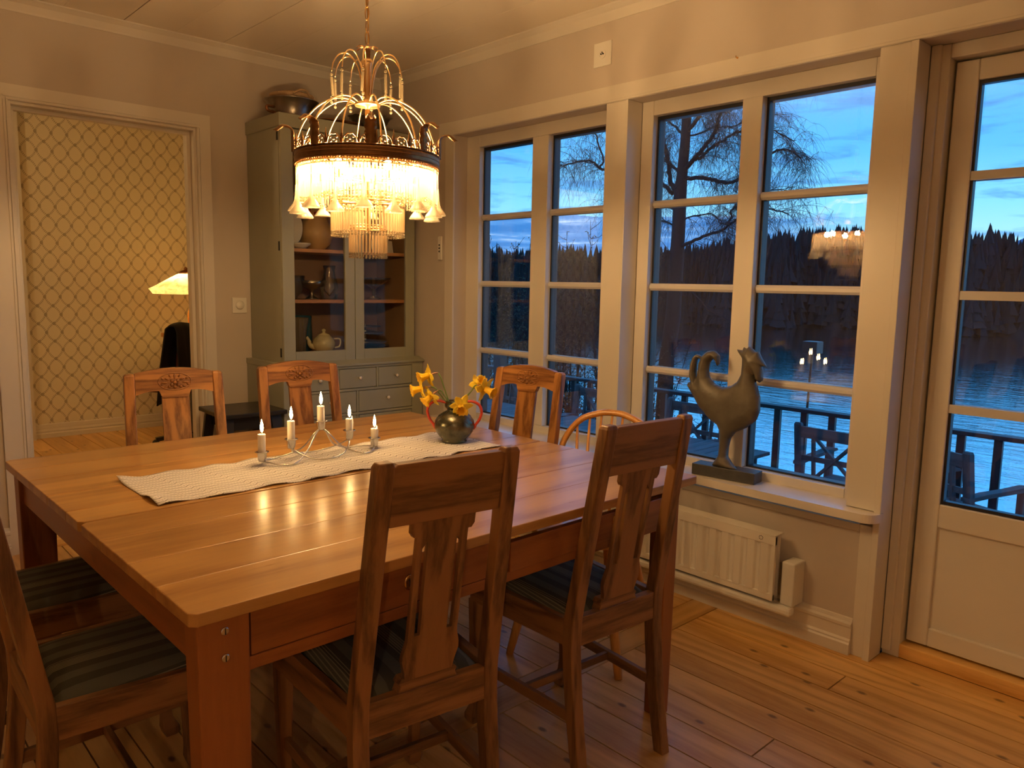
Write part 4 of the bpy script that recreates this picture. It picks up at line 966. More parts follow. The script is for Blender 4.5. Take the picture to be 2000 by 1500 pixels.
# tall acanthus leaves
leaf = MB(); N = 36; vv = []
for i in range(N+1):
    t_ = i/N; w = .019*(math.sin(PI*(t_*.82+.16))**.6)*(.74+.26*abs(math.sin(PI*t_*6.5))**.6)*(1-.35*max(0, t_-.8)/.2)
    z_ = .074*math.sin(min(t_*1.9, 1.75)); out = .004+.055*max(0, t_-.45)**1.6*2.4
    if t_ > .85: z_ -= .10*(t_-.85)
    for s in (-1, -.5, 0, .5, 1): vv.append((out-.005*abs(s)**2+(.003 if s == 0 else 0)-(.002 if abs(s) == .5 else 0), s*w*(1-.2*t_), z_-(.004 if abs(s) == 1 else 0)))
leaf.add(vv, [(i*5+j, (i+1)*5+j, (i+1)*5+j+1, i*5+j+1) for i in range(N) for j in range(4)])
lm_ = leaf.mesh('leaf', 'brass_dark', True, False)
for i in range(8):
    a = math.radians(45*i-120); o = bpy.data.objects.new('crown_leaf', lm_); COL.objects.link(o); o.parent = ch
    o.location = (RC*math.cos(a), RC*math.sin(a), 1.700); o.rotation_euler = (0, 0, a)
    so = o.modifiers.new('t', 'SOLIDIFY'); so.thickness = .0012
# lower rings
mb = MB().tube(ringpts(.203, 1.663), .0028, 6, True).tube(ringpts(.196, 1.655), .002, 6, True).tube(ringpts(.130, 1.651), .003, 6, True)
mb.build('upper_ring', 'gold_wire', ch, smooth=True)
mb = MB()
for z_, r_, q_ in ((1.573, .106, .0030), (1.564, .108, .0022), (1.553, .106, .0026), (1.590, .100, .002)): mb.tube(ringpts(r_, z_, 48), q_, 6, True)
for i in range(48):
    a = 2*PI*i/48; mb.ball((.107*math.cos(a), .107*math.sin(a), 1.559+.008*(i % 2)), .0032, 6)
for i in range(6):
    a = PI/3*i; mb.bar((0.008*math.cos(a), .008*math.sin(a), 1.572), (.106*math.cos(a), .106*math.sin(a), 1.572), .006, .002)
mb.build('middle_ring', 'gold_wire', ch, smooth=True)
mb = MB().tube(ringpts(.055, 1.488, 32), .0026, 6, True).tube(ringpts(.052, 1.497, 32), .002, 6, True)
for i in range(4):
    a = PI/2*i; mb.bar((0, 0, 1.49), (.054*math.cos(a), .054*math.sin(a), 1.49), .005, .002)
mb.build('bottom_ring', 'gold_wire', ch, smooth=True)
MB().tube([(0, 0, 1.475), (0, 0, 1.66), (0, 0, 1.83)], [.005, .006, .0075], 12).lathe([(.006, 1.83), (.008, 1.838), (.036, 1.840), (.038, 1.845), (.034, 1.849), (.012, 1.852), (.010, 1.86), (.012, 1.90), (.0125, 1.95), (.016, 1.958), (.019, 1.965), (.012, 1.972), (.006, 1.975)], 28).build('central_stem', 'gold_wire', ch, smooth=True)
# dome arms
for i in range(12):
    a = math.radians(30*i+8); c, s = math.cos(a), math.sin(a)
    P_ = [(r_*c, r_*s, z_) for r_, z_ in ((.030, 1.846), (.060, 1.857), (.100, 1.852), (.145, 1.825), (.180, 1.782), (.200, 1.735), (.206, 1.700))]
    MB().tube(catmull(P_, 5), .0024, 7).build('dome_arm', 'gold_wire', ch, smooth=True)
for i in range(10):
    a = math.radians(36*i+15); c, s = math.cos(a), math.sin(a)
    P_ = [(r_*c, r_*s, z_) for r_, z_ in ((.012, 1.868), (.018, 1.91), (.030, 1.952), (.052, 1.980), (.078, 1.978), (.096, 1.955), (.103, 1.927))]
    o = MB().tube(catmull(P_, 5), .0019, 6).build('fountain_arm', 'gold_wire', ch, smooth=True)
    st_ = MB().ball((.103*c, .103*s, 1.918), .0045, 8).ball((.103*c, .103*s, 1.853), .0045, 8).ball((.103*c, .103*s, 1.842), .0045, 8); st_.build('bead', 'crystal_bead', o, smooth=True)
    MB().tube([(.103*c, .103*s, 1.911), (.103*c+.003*math.sin(i*2.), .103*s+.003*math.cos(i), 1.860)], .0038, 7).build('glass_rod', 'crystal_bead', o)
for i in range(6):
    a = PI/3*i; lf = bpy.data.objects.new('top_leaf', lm_); COL.objects.link(lf); lf.parent = ch; lf.location = (.006*math.cos(a), .006*math.sin(a), 1.97); lf.rotation_euler = (0, 0, a); lf.scale = (.55, .5, .5)
# chain and cable up to the ceiling
k = 0; z_ = 1.978
while z_ < 2.535:
    P_ = []
    for i in range(14):
        a = 2*PI*i/14; u_ = .0062*math.cos(a); w_ = .019*math.sin(a)
        P_.append((u_ if k % 2 else 0, 0 if k % 2 else u_, z_+.017+w_))
    MB().tube(P_, .0017, 6, True).build('chain_link', 'brass', ch, smooth=True); z_ += .0345; k += 1
MB().tube(catmull([(.002, 0, 1.97), (.006, .004, 2.08), (-.005, 0, 2.2), (.006, -.003, 2.35), (0, 0, 2.55)], 8), .0026, 8).build('cable', 'gold_wire', ch, smooth=True)
MB().lathe([(.002, 2.515), (.02, 2.52), (.045, 2.545), (.05, 2.5645)], 24).build('ceiling_cup', 'brass', ch, smooth=True)
# bulbs
for i in range(6):
    a = math.radians(60*i+22); c, s = math.cos(a), math.sin(a)
    b_ = MB().lathe([(.006, 0), (.007, .020), (.0065, .022)], 12, (.135*c, .135*s, 1.623)).build('bulb_socket', 'brass', ch)
    MB().bar((.0, .0, 1.623), (.132*c, .132*s, 1.625), .006, .003).build('bulb_arm', 'brass', b_)
    MB().lathe([(.004, 0), (.0088, .006), (.0098, .014), (.006, .024), (.0008, .032)], 12, (.135*c, .135*s, 1.646)).build('bulb', 'bulb_glow', b_, smooth=True)
# glass rods: every rod hangs from its ring on a wire pin and ends in beads
rods = []
def tier(r_, z1, z0f, n_, rad, off=0.):
    for i in range(n_):
        a = 2*PI*(i+off)/n_; rods.append((r_*math.cos(a), r_*math.sin(a), z1, z0f(a, i), rad))
tier(.200, 1.660, lambda a, i: 1.578-.012*abs(math.cos(4*a)), 128, .0030)
tier(.106, 1.552, lambda a, i: 1.480, 66, .0029)
tier(.054, 1.485, lambda a, i: 1.418, 34, .0029)
tier(.128, 1.648, lambda a, i: 1.592, 40, .0028)
camxy = Vector((-2.773-CX, -4.2239-CY))
rods.sort(key=lambda q: (q[2] > 1.647 and q[2] < 1.649, -Vector((q[0], q[1])).dot(camxy)))
def rod(mb, x, y, z1, z0, r_):
    mb.tube([(x, y, z1-.002), (x, y, z1-.006)], r_*.4, 5); mb.tube([(x, y, z1-.006), (x, y, z0)], r_, 7)
for k, q in enumerate(rods[:96]):
    mb = MB(); rod(mb, *q); mb.build('glass_rod', 'crystal_rod' if q[2] > 1.6 else 'crystal_rod_low', ch)
mb = MB()
for q in rods[96:]: rod(mb, *q)
o = mb.build('glass_rods', 'crystal_rod', ch); o['kind'] = 'stuff'
MATS_LOW = MATS['crystal_rod_low']; o.data.materials.append(MATS_LOW)
for p in o.data.polygons:
    if p.center.z < 1.56 and (p.center.x**2+p.center.y**2)**.5 < .125: p.material_index = 1
mb = MB()
for x, y, z1, z0, r_ in rods: mb.ball((x, y, z0-.005), .0036, 6).ball((x, y, z0-.013), .0040, 6)
for i in range(90):
    a = 2*PI*i/90; mb.ball((.202*math.cos(a), .202*math.sin(a), 1.661), .003, 6)
    if i % 2: mb.ball((.108*math.cos(a), .108*math.sin(a), 1.549), .0034, 6)
o = mb.build('glass_beads', 'crystal_bead', ch, smooth=True); o['kind'] = 'stuff'
# glass trumpet flowers
fm = MB().lathe([(.0022, .010), (.0028, -.006), (.0038, -.022), (.0055, -.034), (.0095, -.045), (.0155, -.054), (.0200, -.0615), (.0215, -.067), (.0200, -.068), (.013, -.057), (.005, -.040)], 40, wav=lambda r, z, t: r*(1+(.22*abs(math.sin(2.5*t))-.08+.05*math.cos(20*t))*max(0, (-z-.030)/.03))).mesh('flower', 'crystal_flower', True)
for i in range(16):
    a = math.radians(22.5*i+10); o = bpy.data.objects.new('glass_flower', fm); COL.objects.link(o); o.parent = ch
    o.location = (.207*math.cos(a), .207*math.sin(a), 1.600-.012*(i % 2)); o.rotation_euler = (0, 0, a)
    w = MB().tube([(.207*math.cos(a), .207*math.sin(a), 1.660), (.207*math.cos(a), .207*math.sin(a), 1.598)], .0012, 5).build('hanging_wire', 'gold_wire', ch)

# ================================================================== ROOM BEYOND THE DOORWAY
lp = thing('table_lamp', 'table lamp with a pleated yellow shade and curved wooden stem beyond the doorway', 'lamp', (-.395, 2.32, 0))
LZ = .86
MB().lathe([(.045, 1.372), (.075, 1.360), (.150, 1.318), (.235, 1.268), (.285, 1.243), (.276, 1.232), (.255, 1.203)], 72, wav=lambda r, z, t: r*(1+.008*math.sin(36*t))).build('lamp_shade', 'shade_cloth', lp, smooth=True, fixn=False)
MB().lathe([(.055, 1.368), (.050, 1.382), (.028, 1.395), (.012, 1.400), (.016, 1.410), (.008, 1.422), (0, 1.425)], 20).build('cap', 'copper_old', lp, smooth=True)
MB().tube(catmull([(.025, 0, LZ+.02), (.022, 0, .93), (.014, 0, 1.02), (.026, 0, 1.08), (.038, 0, 1.15), (.035, 0, 1.22), (.02, 0, 1.32), (0, 0, 1.37)], 6), .012, 8).build('stem', 'beech_z', lp, smooth=True)
MB().box(-.03, .09, -.05, .05, LZ+.0005, LZ+.025).box(.005, .050, -.03, .03, LZ+.02, LZ+.10).build('base', 'beech_x', lp, bevel=.004)
emis('lamp_bulb_glow', (1., .64, .28), 6500.)
MB().ball((-.02, 0, 1.245), .024, 14).build('bulb', 'lamp_bulb_glow', lp, smooth=True)
ds = thing('writing_desk', 'wooden desk under the yellow lamp beyond the doorway', 'desk', (-.02, 2.42, 0))
MB().box(-.46, .0, -.34, .30, .825, .86).build('desktop', 'beech_x', ds, bevel=.003)
for x in (-.42, -.04):
    for y in (-.30, .26): MB().box(x-.02, x+.02, y-.02, y+.02, 0, .825).build('leg', 'black_paint', ds)
for i, (w, lb) in enumerate(((.0, 'lowest book of the small stack on the desk beyond the doorway'), (.004, 'upper book of the small stack on the desk beyond the doorway'))):
    o = MB().box(-.06+w, .08, -.05, .07, 0, .018).build('book', 'plastic_white' if i else 'slate', bevel=.002, loc=(-.38, 2.15, .8602+i*.0182)); tag(o, lb, 'book', 'books on the desk')
oc = thing('desk_chair', 'dark leather office chair with a rounded back beyond the doorway', 'chair', (-.45, 1.88, 0), .5)
bk = MB(); N = 10; vv = []
for i in range(N+1):
    for j in range(N+1):
        a = (i/N*2-1); b = j/N; w = .215*math.sqrt(max(.02, 1-max(0, (b-.35)/.65)**2.4)); vv.append((a*w, .05-.06*(1-a*a), .50+.46*b))
bk.add(vv, [(i*(N+1)+j, (i+1)*(N+1)+j, (i+1)*(N+1)+j+1, i*(N+1)+j+1) for i in range(N) for j in range(N)])
o = bk.build('backrest', 'brown_leather', oc, smooth=True); so = o.modifiers.new('t', 'SOLIDIFY'); so.thickness = .05
MB().box(-.22, .22, .0, .44, .44, .50).build('seat', 'brown_leather', oc, bevel=.02)
MB().tube([(0, .22, .06), (0, .22, .44)], .025, 12).build('column', 'black_paint', oc)
for i in range(5):
    a = 2*PI*i/5; MB().bar((0, .22, .08), (.2*math.cos(a), .22+.2*math.sin(a), .055), .04, .03).build('leg', 'black_paint', oc); MB().ball((.2*math.cos(a), .22+.2*math.sin(a), .028), .028, 12).build('castor', 'black_paint', oc)
mb = MB(); N = 14; vv = []
prof = [(.10, .60), (.085, .80), (.070, .93), (.03, .975), (-.02, .978), (-.055, .95), (-.075, .80), (-.095, .62), (-.115, .36)]
for i in range(N+1):
    a = i/N; 
    for j, (y, z_) in enumerate(prof): 
        fl_ = .012*math.sin(a*19+j)*(abs(j-3.5)/4); wd = .13+.05*abs(j-3.5)/4
        vv.append((-.17+(a-.5)*2*wd*.8+.02, -y*1.0+.02+fl_, z_+(.012*math.sin(a*9) if j in (0, 8) else 0)-.02*(abs(a-.5)*2)**2))
M_ = len(prof); mb.add(vv, [(i*M_+j, (i+1)*M_+j, (i+1)*M_+j+1, i*M_+j+1) for i in range(N) for j in range(M_-1)])
o = mb.build('jacket', 'black_cloth', smooth=True, loc=(-.48, 1.88, .02)); o.rotation_euler = (0, 0, .5); so = o.modifiers.new('t', 'SOLIDIFY'); so.thickness = .012
tag(o, 'black jacket draped over the back of the desk chair', 'jacket')

gl_ = thing('added_globe_lamp', 'added unseen globe lamp brightening the room beyond the doorway', 'lamp', (-2.55, 1.5, 0))  # added out of sight to brighten the papered wall
MB().tube([(0, 0, 2.36), (0, 0, 2.64)], .006, 8).lathe([(.05, 2.62), (.055, 2.655)], 20).build('rod', 'brass', gl_)
emis('added_globe_glow', (1., .62, .26), 16.); MB().ball((0, 0, 2.26), .11, 24).build('lamp_shade', 'added_globe_glow', gl_, smooth=True)
# ================================================================== OUTSIDE
DZ = -.60
mb = MB(); y = -6.
while y < 6.5:
    mb.box(.27, 3.72, y, y+.118, DZ-.03, DZ); y += .122
struct(mb.build('deck', 'grey_wood_x'), 'grey boarded terrace outside the windows', 'terrace')
struct(MB().box(.30, 3.70, -6., 6.4, DZ-.25, DZ-.031).build('deck_frame', 'grey_wood_y'), 'timber frame under the terrace', 'terrace')
rl = thing('terrace_railing', 'dark painted railing along the outer edge of the terrace', 'railing', (0, 0, 0))
MB().box(3.50, 3.61, -6., 4.6, .285, .318).build('top_rail', 'rail_paint', rl, bevel=.004)
MB().box(3.53, 3.575, -6., 4.6, DZ+.07, DZ+.15).build('bottom_rail', 'rail_paint', rl)
y = -.89-.246*20
while y < 4.5:
    MB().box(3.535, 3.570, y-.028, y+.028, DZ+.05 if True else 0, .285).build('baluster', 'rail_paint', rl); y += .246
MB().box(3.49, 3.60, 2.74, 2.86, DZ, .50).build('post', 'rail_paint', rl); MB().box(3.50, 3.59, -5.9, -5.8, DZ, .28).build('post', 'rail_paint', rl)
def garden_table(x0, x1, y0, y1, label):
    t = thing('garden_table', label, 'table', ((x0+x1)/2, (y0+y1)/2, DZ), 0, 'grey slatted garden tables'); hx, hy = (x1-x0)/2, (y1-y0)/2
    mb = MB(); a = -hy
    while a < hy-.02: mb.box(-hx, hx, a, min(a+.088, hy), .695, .72); a += .094
    mb.build('tabletop', 'grey_wood_x', t)
    for sx in (-1, 1):
        MB().box(sx*(hx-.09)-.015, sx*(hx-.09)+.015, -hy+.06, hy-.06, .61, .695).build('apron', 'grey_wood_y', t)
        for sy in (-1, 1): MB().box(sx*(hx-.10)-.035, sx*(hx-.10)+.035, sy*(hy-.10)-.035, sy*(hy-.10)+.035, 0, .695).build('leg', 'grey_wood_z', t)
    return t
garden_table(1.72, 2.52, -1.39, .62, 'grey slatted garden table on the terrace behind the rooster')
garden_table(1.72, 2.52, .66, 2.66, 'grey slatted garden table on the terrace outside the narrow window')
def garden_chair():
    t = thing('garden_chair', '', 'chair'); m = 'grey_wood_z'
    for s in (-1, 1):
        MB().loft([(s*.29, .04, 0, .028, .022), (s*.29, 0, .40, .028, .022), (s*.29, -.07, .90, .028, .020), (s*.29, -.072, .915, .022, .014)]).build('rear_post', m, t)
        MB().box(s*.29-.025, s*.29+.025, .44, .485, 0, .62).build('front_leg', m, t)
        MB().prism([(-.06, .605), (.10, .625), (.30, .635), (.46, .650), (.535, .640), (.55, .62), (.46, .615), (.10, .595), (-.06, .58)], s*.29-.032, s*.29+.032, lambda u, v, w: (w, u, v)).build('armrest', 'grey_wood_y', t)
    MB().bar((-.27, -.064, .845), (.27, -.064, .845), .022, .085).build('top_rail', 'grey_wood_x', t)
    MB().bar((-.27, -.012, .475), (.27, -.012, .475), .022, .065).build('lower_rail', 'grey_wood_x', t)
    MB().bar((-.27, -.035, .64), (.27, -.035, .64), .018, .04).build('middle_rail', 'grey_wood_x', t)
    for x in (-.17, .17): MB().bar((x, -.015, .49), (x, -.058, .82), .035, .018).build('back_slat', m, t)
    MB().bar((-.15, -.012, .50), (.15, -.060, .81), .038, .018).build('back_brace', m, t); MB().bar((.15, -.012, .50), (-.15, -.060, .81), .038, .018).build('back_brace', m, t)
    mb = MB()
    for k in range(6): mb.box(-.26, .26, .0+k*.082, .072+k*.082, .405, .425)
    mb.build('seat', 'grey_wood_x', t)
    return t
gc = garden_chair(); gc.location = (2.93, -1.72, DZ); gc.rotation_euler = (0, 0, -PI/2-.03)
gc['label'] = 'dark garden chair with a crossed back beyond the rooster, near the pole'; gc['group'] = 'crossed-back garden chairs'
G = 'crossed-back garden chairs'
dup_tree(gc, (2.90, -2.42, DZ), -1.98, 'dark garden chair with crossed back outside the glazed door', G)
dup_tree(gc, (3.10, -.31, DZ), PI/2, 'dark garden chair with crossed back behind the garden table, left of the rooster tail', G)
dup_tree(gc, (3.10, .85, DZ), PI/2+.05, 'dark garden chair with crossed back across the garden table outside the narrow window', G)
dup_tree(gc, (3.10, 2.0, DZ), PI/2-.04, 'dark garden chair with crossed back furthest left outside the narrow window', G)
pn = thing('lantern_pole', 'thin leaning pole with a small dark box on top beyond the railing', 'pole', (4.6, -.66, -.7))
MB().tube([(0, .05, -1.2), (.0, .02, .6), (0, 0, 1.42)], .013, 8).build('pole', 'black_paint', pn)
MB().box(-.07, .07, -.075, .075, 1.41, 1.53).build('box', 'black_paint', pn, bevel=.006)
o = thing('feeder_post', 'dark post with a bracket at the right edge of the door glass', 'post', (2.9, -3.62, DZ)); MB().box(-.03, .03, -.03, .03, 0, 1.05).build('post', 'rail_paint', o); MB().box(-.045, .045, -.05, .05, .78, .80).build('bracket', 'rail_paint', o)

# lake, ground, hills
LZ_ = -6.0
o = MB().add([(-30, -400, LZ_), (900, -400, LZ_), (900, 900, LZ_), (-30, 900, LZ_)], [(0, 1, 2, 3)]).build('lake', 'water', fixn=False); struct(o, 'rippled lake reflecting the evening sky', 'lake')
mb = MB(); vv = []; random.seed(8); NX_, NY_ = 12, 40
for i in range(NX_+1):
    for j in range(NY_+1):
        x = .3+i*1.35; y = -30+j*2.2; vv.append((x+random.uniform(-.2, .2), y, -2.3-.33*max(0, x-1.5)+random.uniform(-.08, .08)))
mb.add(vv, [(i*(NY_+1)+j, (i+1)*(NY_+1)+j, (i+1)*(NY_+1)+j+1, i*(NY_+1)+j+1) for i in range(NX_) for j in range(NY_)])
struct(mb.build('ground', 'ground_dark', smooth=True), 'dark bank sloping down to the lake', 'ground')

# far shore: wooded slope and spruces along its crest
C0 = Vector((-2.773, -4.224))
def crest(az):     # elevation angle in degrees of the crest seen from the house
    P = [(0, 2.2), (30, 2.4), (40, 2.7), (48, 3.0), (54, 3.2), (58, 3.5), (62, 4.2), (65, 4.5), (69, 4.1), (76, 3.85), (90, 3.5), (110, 3.)]
    for (a, b), (c, d) in zip(P, P[1:]):
        if a <= az <= c: return b+(d-b)*(az-a)/(c-a)+.10*math.sin(az*2.3)+.09*math.sin(az*5.1+1)+.05*math.sin(az*13)
    return 3.
def pt(az, d, z): a = math.radians(az); return (C0.x+d*math.sin(a), C0.y+d*math.cos(a), z)
mb = MB(); vv = []; NA = 220; random.seed(4)
for i in range(NA+1):
    az = 5+100*i/NA; d = 160+6*math.sin(az*.5)+3*math.sin(az*1.7); top = 1.33+(d+20)*math.tan(math.radians(crest(az)))
    for k, (dd, fr) in enumerate(((0, 0.), (3, .16), (7, .42), (13, .62), (20, .80), (40, .55))):
        vv.append(pt(az, d+dd, LZ_-.3+(top-LZ_)*fr*random.uniform(.95, 1.05)))
mb.add(vv, [(i*6+k, (i+1)*6+k, (i+1)*6+k+1, i*6+k+1) for i in range(NA) for k in range(5)])
struct(mb.build('far_shore', 'conifer', smooth=True), 'dark wooded slope across the lake', 'shore')
mb = MB()
def spruce(mb, x, y, zb, zt, fat=1.):
    h = zt-zb; n_ = 5; L = 4; ph = random.uniform(0, 3)
    for q in range(L):
        a0 = zb+h*(.10+.78*q/L); a1 = min(zt, a0+h*.38); r_ = h*.115*fat*(1-q/L*.88)*random.uniform(.7, 1.25)
        v_ = [(x+r_*math.cos(ph+2*PI*i/n_)*random.uniform(.6, 1.3), y+r_*math.sin(ph+2*PI*i/n_)*random.uniform(.6, 1.3), a0+random.uniform(-.3, .3)) for i in range(n_)]+[(x+random.uniform(-.1, .1), y, a1)]
        mb.add(v_, [(i, (i+1) % n_, n_) for i in range(n_)])
    mb.add([(x-.12, y-.1, zb), (x+.12, y-.1, zb), (x, y+.12, zb), (x, y, zt)], [(0, 1, 3), (1, 2, 3), (2, 0, 3)])
for i in range(3600):
    az = 8+92*random.random(); row = random.random()**.8; d = 158+row*26+6*math.sin(az*.5)+3*math.sin(az*1.7)
    ztop = 1.33+(d)*math.tan(math.radians(crest(az)))
    if row > .6: zt = ztop+random.uniform(-1.6, .0)+(random.uniform(.3, 1.1) if random.random() < .10 else 0)
    else: zt = LZ_+4+(ztop-LZ_-4)*(.16+row*1.25)+random.uniform(-1.5, .8); zt = min(zt, ztop-.8)
    x, y, _ = pt(az, d, 0); hh = random.uniform(6.5, 10.5); spruce(mb, x, y, max(LZ_-.3, zt-hh), zt, random.uniform(1.1, 2.3))
o = mb.build('spruce_forest', 'conifer', fixn=False); tag(o, 'dense dark spruce forest along the far shore of the lake', 'forest', kind='stuff')
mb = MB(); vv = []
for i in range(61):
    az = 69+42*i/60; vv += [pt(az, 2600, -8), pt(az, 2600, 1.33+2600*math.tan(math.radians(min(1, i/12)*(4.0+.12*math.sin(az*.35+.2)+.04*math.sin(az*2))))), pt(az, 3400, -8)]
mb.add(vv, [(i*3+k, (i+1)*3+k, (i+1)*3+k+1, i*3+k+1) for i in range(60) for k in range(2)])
struct(mb.build('far_hill', 'far_hill', smooth=True), 'distant ridge beyond the forest in painted blue haze', 'hill')

# birch
random.seed(21)
bt = thing('birch_tree', 'tall bare birch with drooping twigs between the house and the lake', 'tree', (8.0, 3.56, -4.4))
O = Vector((8.0, 3.56, -4.4))
TRK = [(8.0, 3.56, -4.4), (8.0, 3.56, -2.6), (8.0, 3.54, -0.74), (8.0, 3.53, 0.14), (8.0, 3.44, 0.84), (8.0, 3.42, 1.68), (8.0, 3.41, 2.35), (8.0, 3.41, 2.85), (8.0, 3.39, 3.17), (8.0, 3.36, 3.65), (8.0, 3.35, 4.17), (8.0, 3.34, 4.69), (8.0, 3.34, 5.39), (8.0, 3.38, 6.32), (8.0, 3.40, 7.6)]
TRR = [.20, .165, .14, .13, .125, .115, .110, .105, .088, .080, .074, .066, .055, .04, .01]
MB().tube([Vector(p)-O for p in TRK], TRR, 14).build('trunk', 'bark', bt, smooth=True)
LIMBS = [
([(8.0,3.36,3.20),(7.93,3.14,3.37),(7.86,2.98,3.45),(7.79,2.76,3.6),(7.71,2.59,3.75),(7.64,2.52,3.87),(7.57,2.41,3.95),(7.5,2.19,3.95),(7.43,2.01,4.08)],.042),
([(7.95,3.12,3.38),(8.03,3.07,3.4),(8.06,2.98,3.49),(8.09,2.82,3.59),(8.12,2.66,3.67),(8.15,2.52,3.75),(8.18,2.36,3.73),(8.21,2.09,3.76),(8.24,1.86,3.66),(8.27,1.62,3.52)],.028),
([(8.0,3.38,3.11),(7.97,3.02,3.07),(7.94,2.77,3.03),(7.92,2.6,2.97),(7.89,2.4,2.95),(7.86,2.28,2.97),(7.83,2.16,3.04),(7.8,1.93,3.23),(7.78,1.67,3.31),(7.75,1.42,3.3),(7.72,1.21,3.17)],.036),
([(8.0,3.40,2.85),(8.0,3.52,2.95),(8.05,3.66,3.07),(8.1,3.73,3.31),(8.15,3.82,3.53),(8.2,3.93,3.75),(8.25,4.0,3.96),(8.3,4.07,4.17),(8.35,4.03,4.29),(8.39,4.03,4.46)],.046),
([(8.0,3.40,3.15),(8.06,3.67,3.37),(8.11,3.81,3.46),(8.17,3.99,3.58),(8.23,4.21,3.72)],.025),
([(8.0,3.54,2.86),(7.87,3.74,3.06),(7.74,3.94,3.09),(7.61,4.27,3.18),(7.49,4.57,3.27),(7.36,4.65,3.33),(7.23,4.65,3.4),(7.1,4.75,3.41),(6.97,4.98,3.37),(6.84,4.98,3.31)],.034),
([(7.40,4.64,3.32),(7.6,4.75,3.5),(7.71,4.97,3.8),(7.56,4.89,3.91),(7.42,4.89,3.98),(7.27,4.86,4.1)],.02),
([(8.0,3.40,3.75),(8.13,3.6,3.93),(8.25,3.87,4.1),(8.38,4.01,4.24),(8.51,4.24,4.45)],.025),
([(8.0,3.36,3.8),(7.94,3.09,4.01),(7.87,3.0,4.08),(7.81,2.95,4.2),(7.74,2.83,4.29)],.035),
([(8.0,3.40,2.0),(7.93,3.1,2.07),(7.85,2.77,2.16),(7.78,2.47,2.22),(7.71,2.25,2.31),(7.64,2.04,2.41),(7.56,1.77,2.46),(7.49,1.46,2.45),(7.42,1.18,2.37)],.030),
([(8.0,3.42,2.58),(8.18,3.78,2.7),(8.36,4.09,2.79),(8.54,4.54,2.92),(8.71,5.15,2.96),(8.89,5.8,2.9)],.022),
([(8.0,3.42,2.30),(8.01,3.72,2.43),(8.01,3.85,2.4),(8.02,4.11,2.38),(8.02,4.33,2.29)],.016),
([(8.0,3.36,3.75),(8.13,3.09,3.81),(8.25,3.02,3.9),(8.38,2.87,3.9),(8.5,2.75,3.92),(8.63,2.67,4.02),(8.76,2.44,4.11),(8.88,2.15,4.07)],.016),
([(8.0,3.40,2.40),(8.01,3.12,2.49),(8.01,2.78,2.49),(8.02,2.63,2.35),(8.03,2.51,2.32)],.014),
([(7.75,2.35,2.28),(8.06,2.48,2.43),(8.12,2.52,2.56),(8.18,2.37,2.63),(8.24,2.15,2.78),(8.3,1.84,2.84),(8.37,1.62,2.78)],.018),
([(8.0,3.41,1.8),(7.9,3.47,1.88),(7.8,3.58,1.81),(7.7,3.66,1.68)],.015),
([(8.0,3.42,1.52),(8.06,3.04,1.19),(8.12,2.78,.95),(8.18,2.52,.84)],.018),
([(8.0,3.45,1.35),(8.14,3.71,1.17),(8.27,4.1,.98)],.015),
([(8.0,3.36,4.4),(8.3,3.1,4.7),(8.5,2.7,4.9),(8.4,2.2,4.9),(8.3,1.6,4.7)],.03),
([(8.0,3.36,4.6),(7.7,3.7,4.9),(7.4,4.3,5.0),(7.2,4.9,4.8)],.03),
([(8.0,3.36,5.2),(7.6,3.0,5.5),(7.3,2.4,5.6),(7.2,1.8,5.3)],.025),
([(8.0,3.36,5.2),(8.4,3.9,5.6),(8.6,4.6,5.6)],.025)]
tw = MB()
def droop(mb, p, d, L, r_, seg=5, g=.22):
    P_ = [p]; d = d.normalized()
    for k in range(seg):
        d = (d+Vector((random.uniform(-.16, .16), random.uniform(-.16, .16), -g+random.uniform(-.1, .1)))).normalized(); P_.append(P_[-1]+d*L/seg)
    mb.tube(P_, [r_*(1-.75*i/seg) for i in range(seg+1)], 3); return P_
for P0, r0 in LIMBS:
    P_ = catmull([Vector(p)-O for p in P0], 4); m = len(P_)
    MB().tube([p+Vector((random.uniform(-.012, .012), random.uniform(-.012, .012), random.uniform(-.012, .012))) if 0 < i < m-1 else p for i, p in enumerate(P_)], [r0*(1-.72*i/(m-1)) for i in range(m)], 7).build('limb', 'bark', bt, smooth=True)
    for i in range(3, m):
        for q in range(4 if r0 > .02 else 3):
            if random.random() < .45: continue
            p = P_[i-1].lerp(P_[i], random.random()); d = (P_[i]-P_[i-1]).normalized()
            sd = (Vector((random.uniform(-1, 1), random.uniform(-1, 1), random.uniform(-.5, 1.1)))+d*.8)
            Q_ = droop(tw, p, sd, random.uniform(.25, .75), .0048, 6, .17)
            for k in range(2, 7):
                for _ in range(2):
                    droop(tw, Q_[k], Vector((random.uniform(-1, 1), random.uniform(-1, 1), random.uniform(-.8, .5))), random.uniform(.2, .6), .0022, 4, .5)
o = tw.build('twigs', 'twig', bt, fixn=False); o['kind'] = 'stuff'

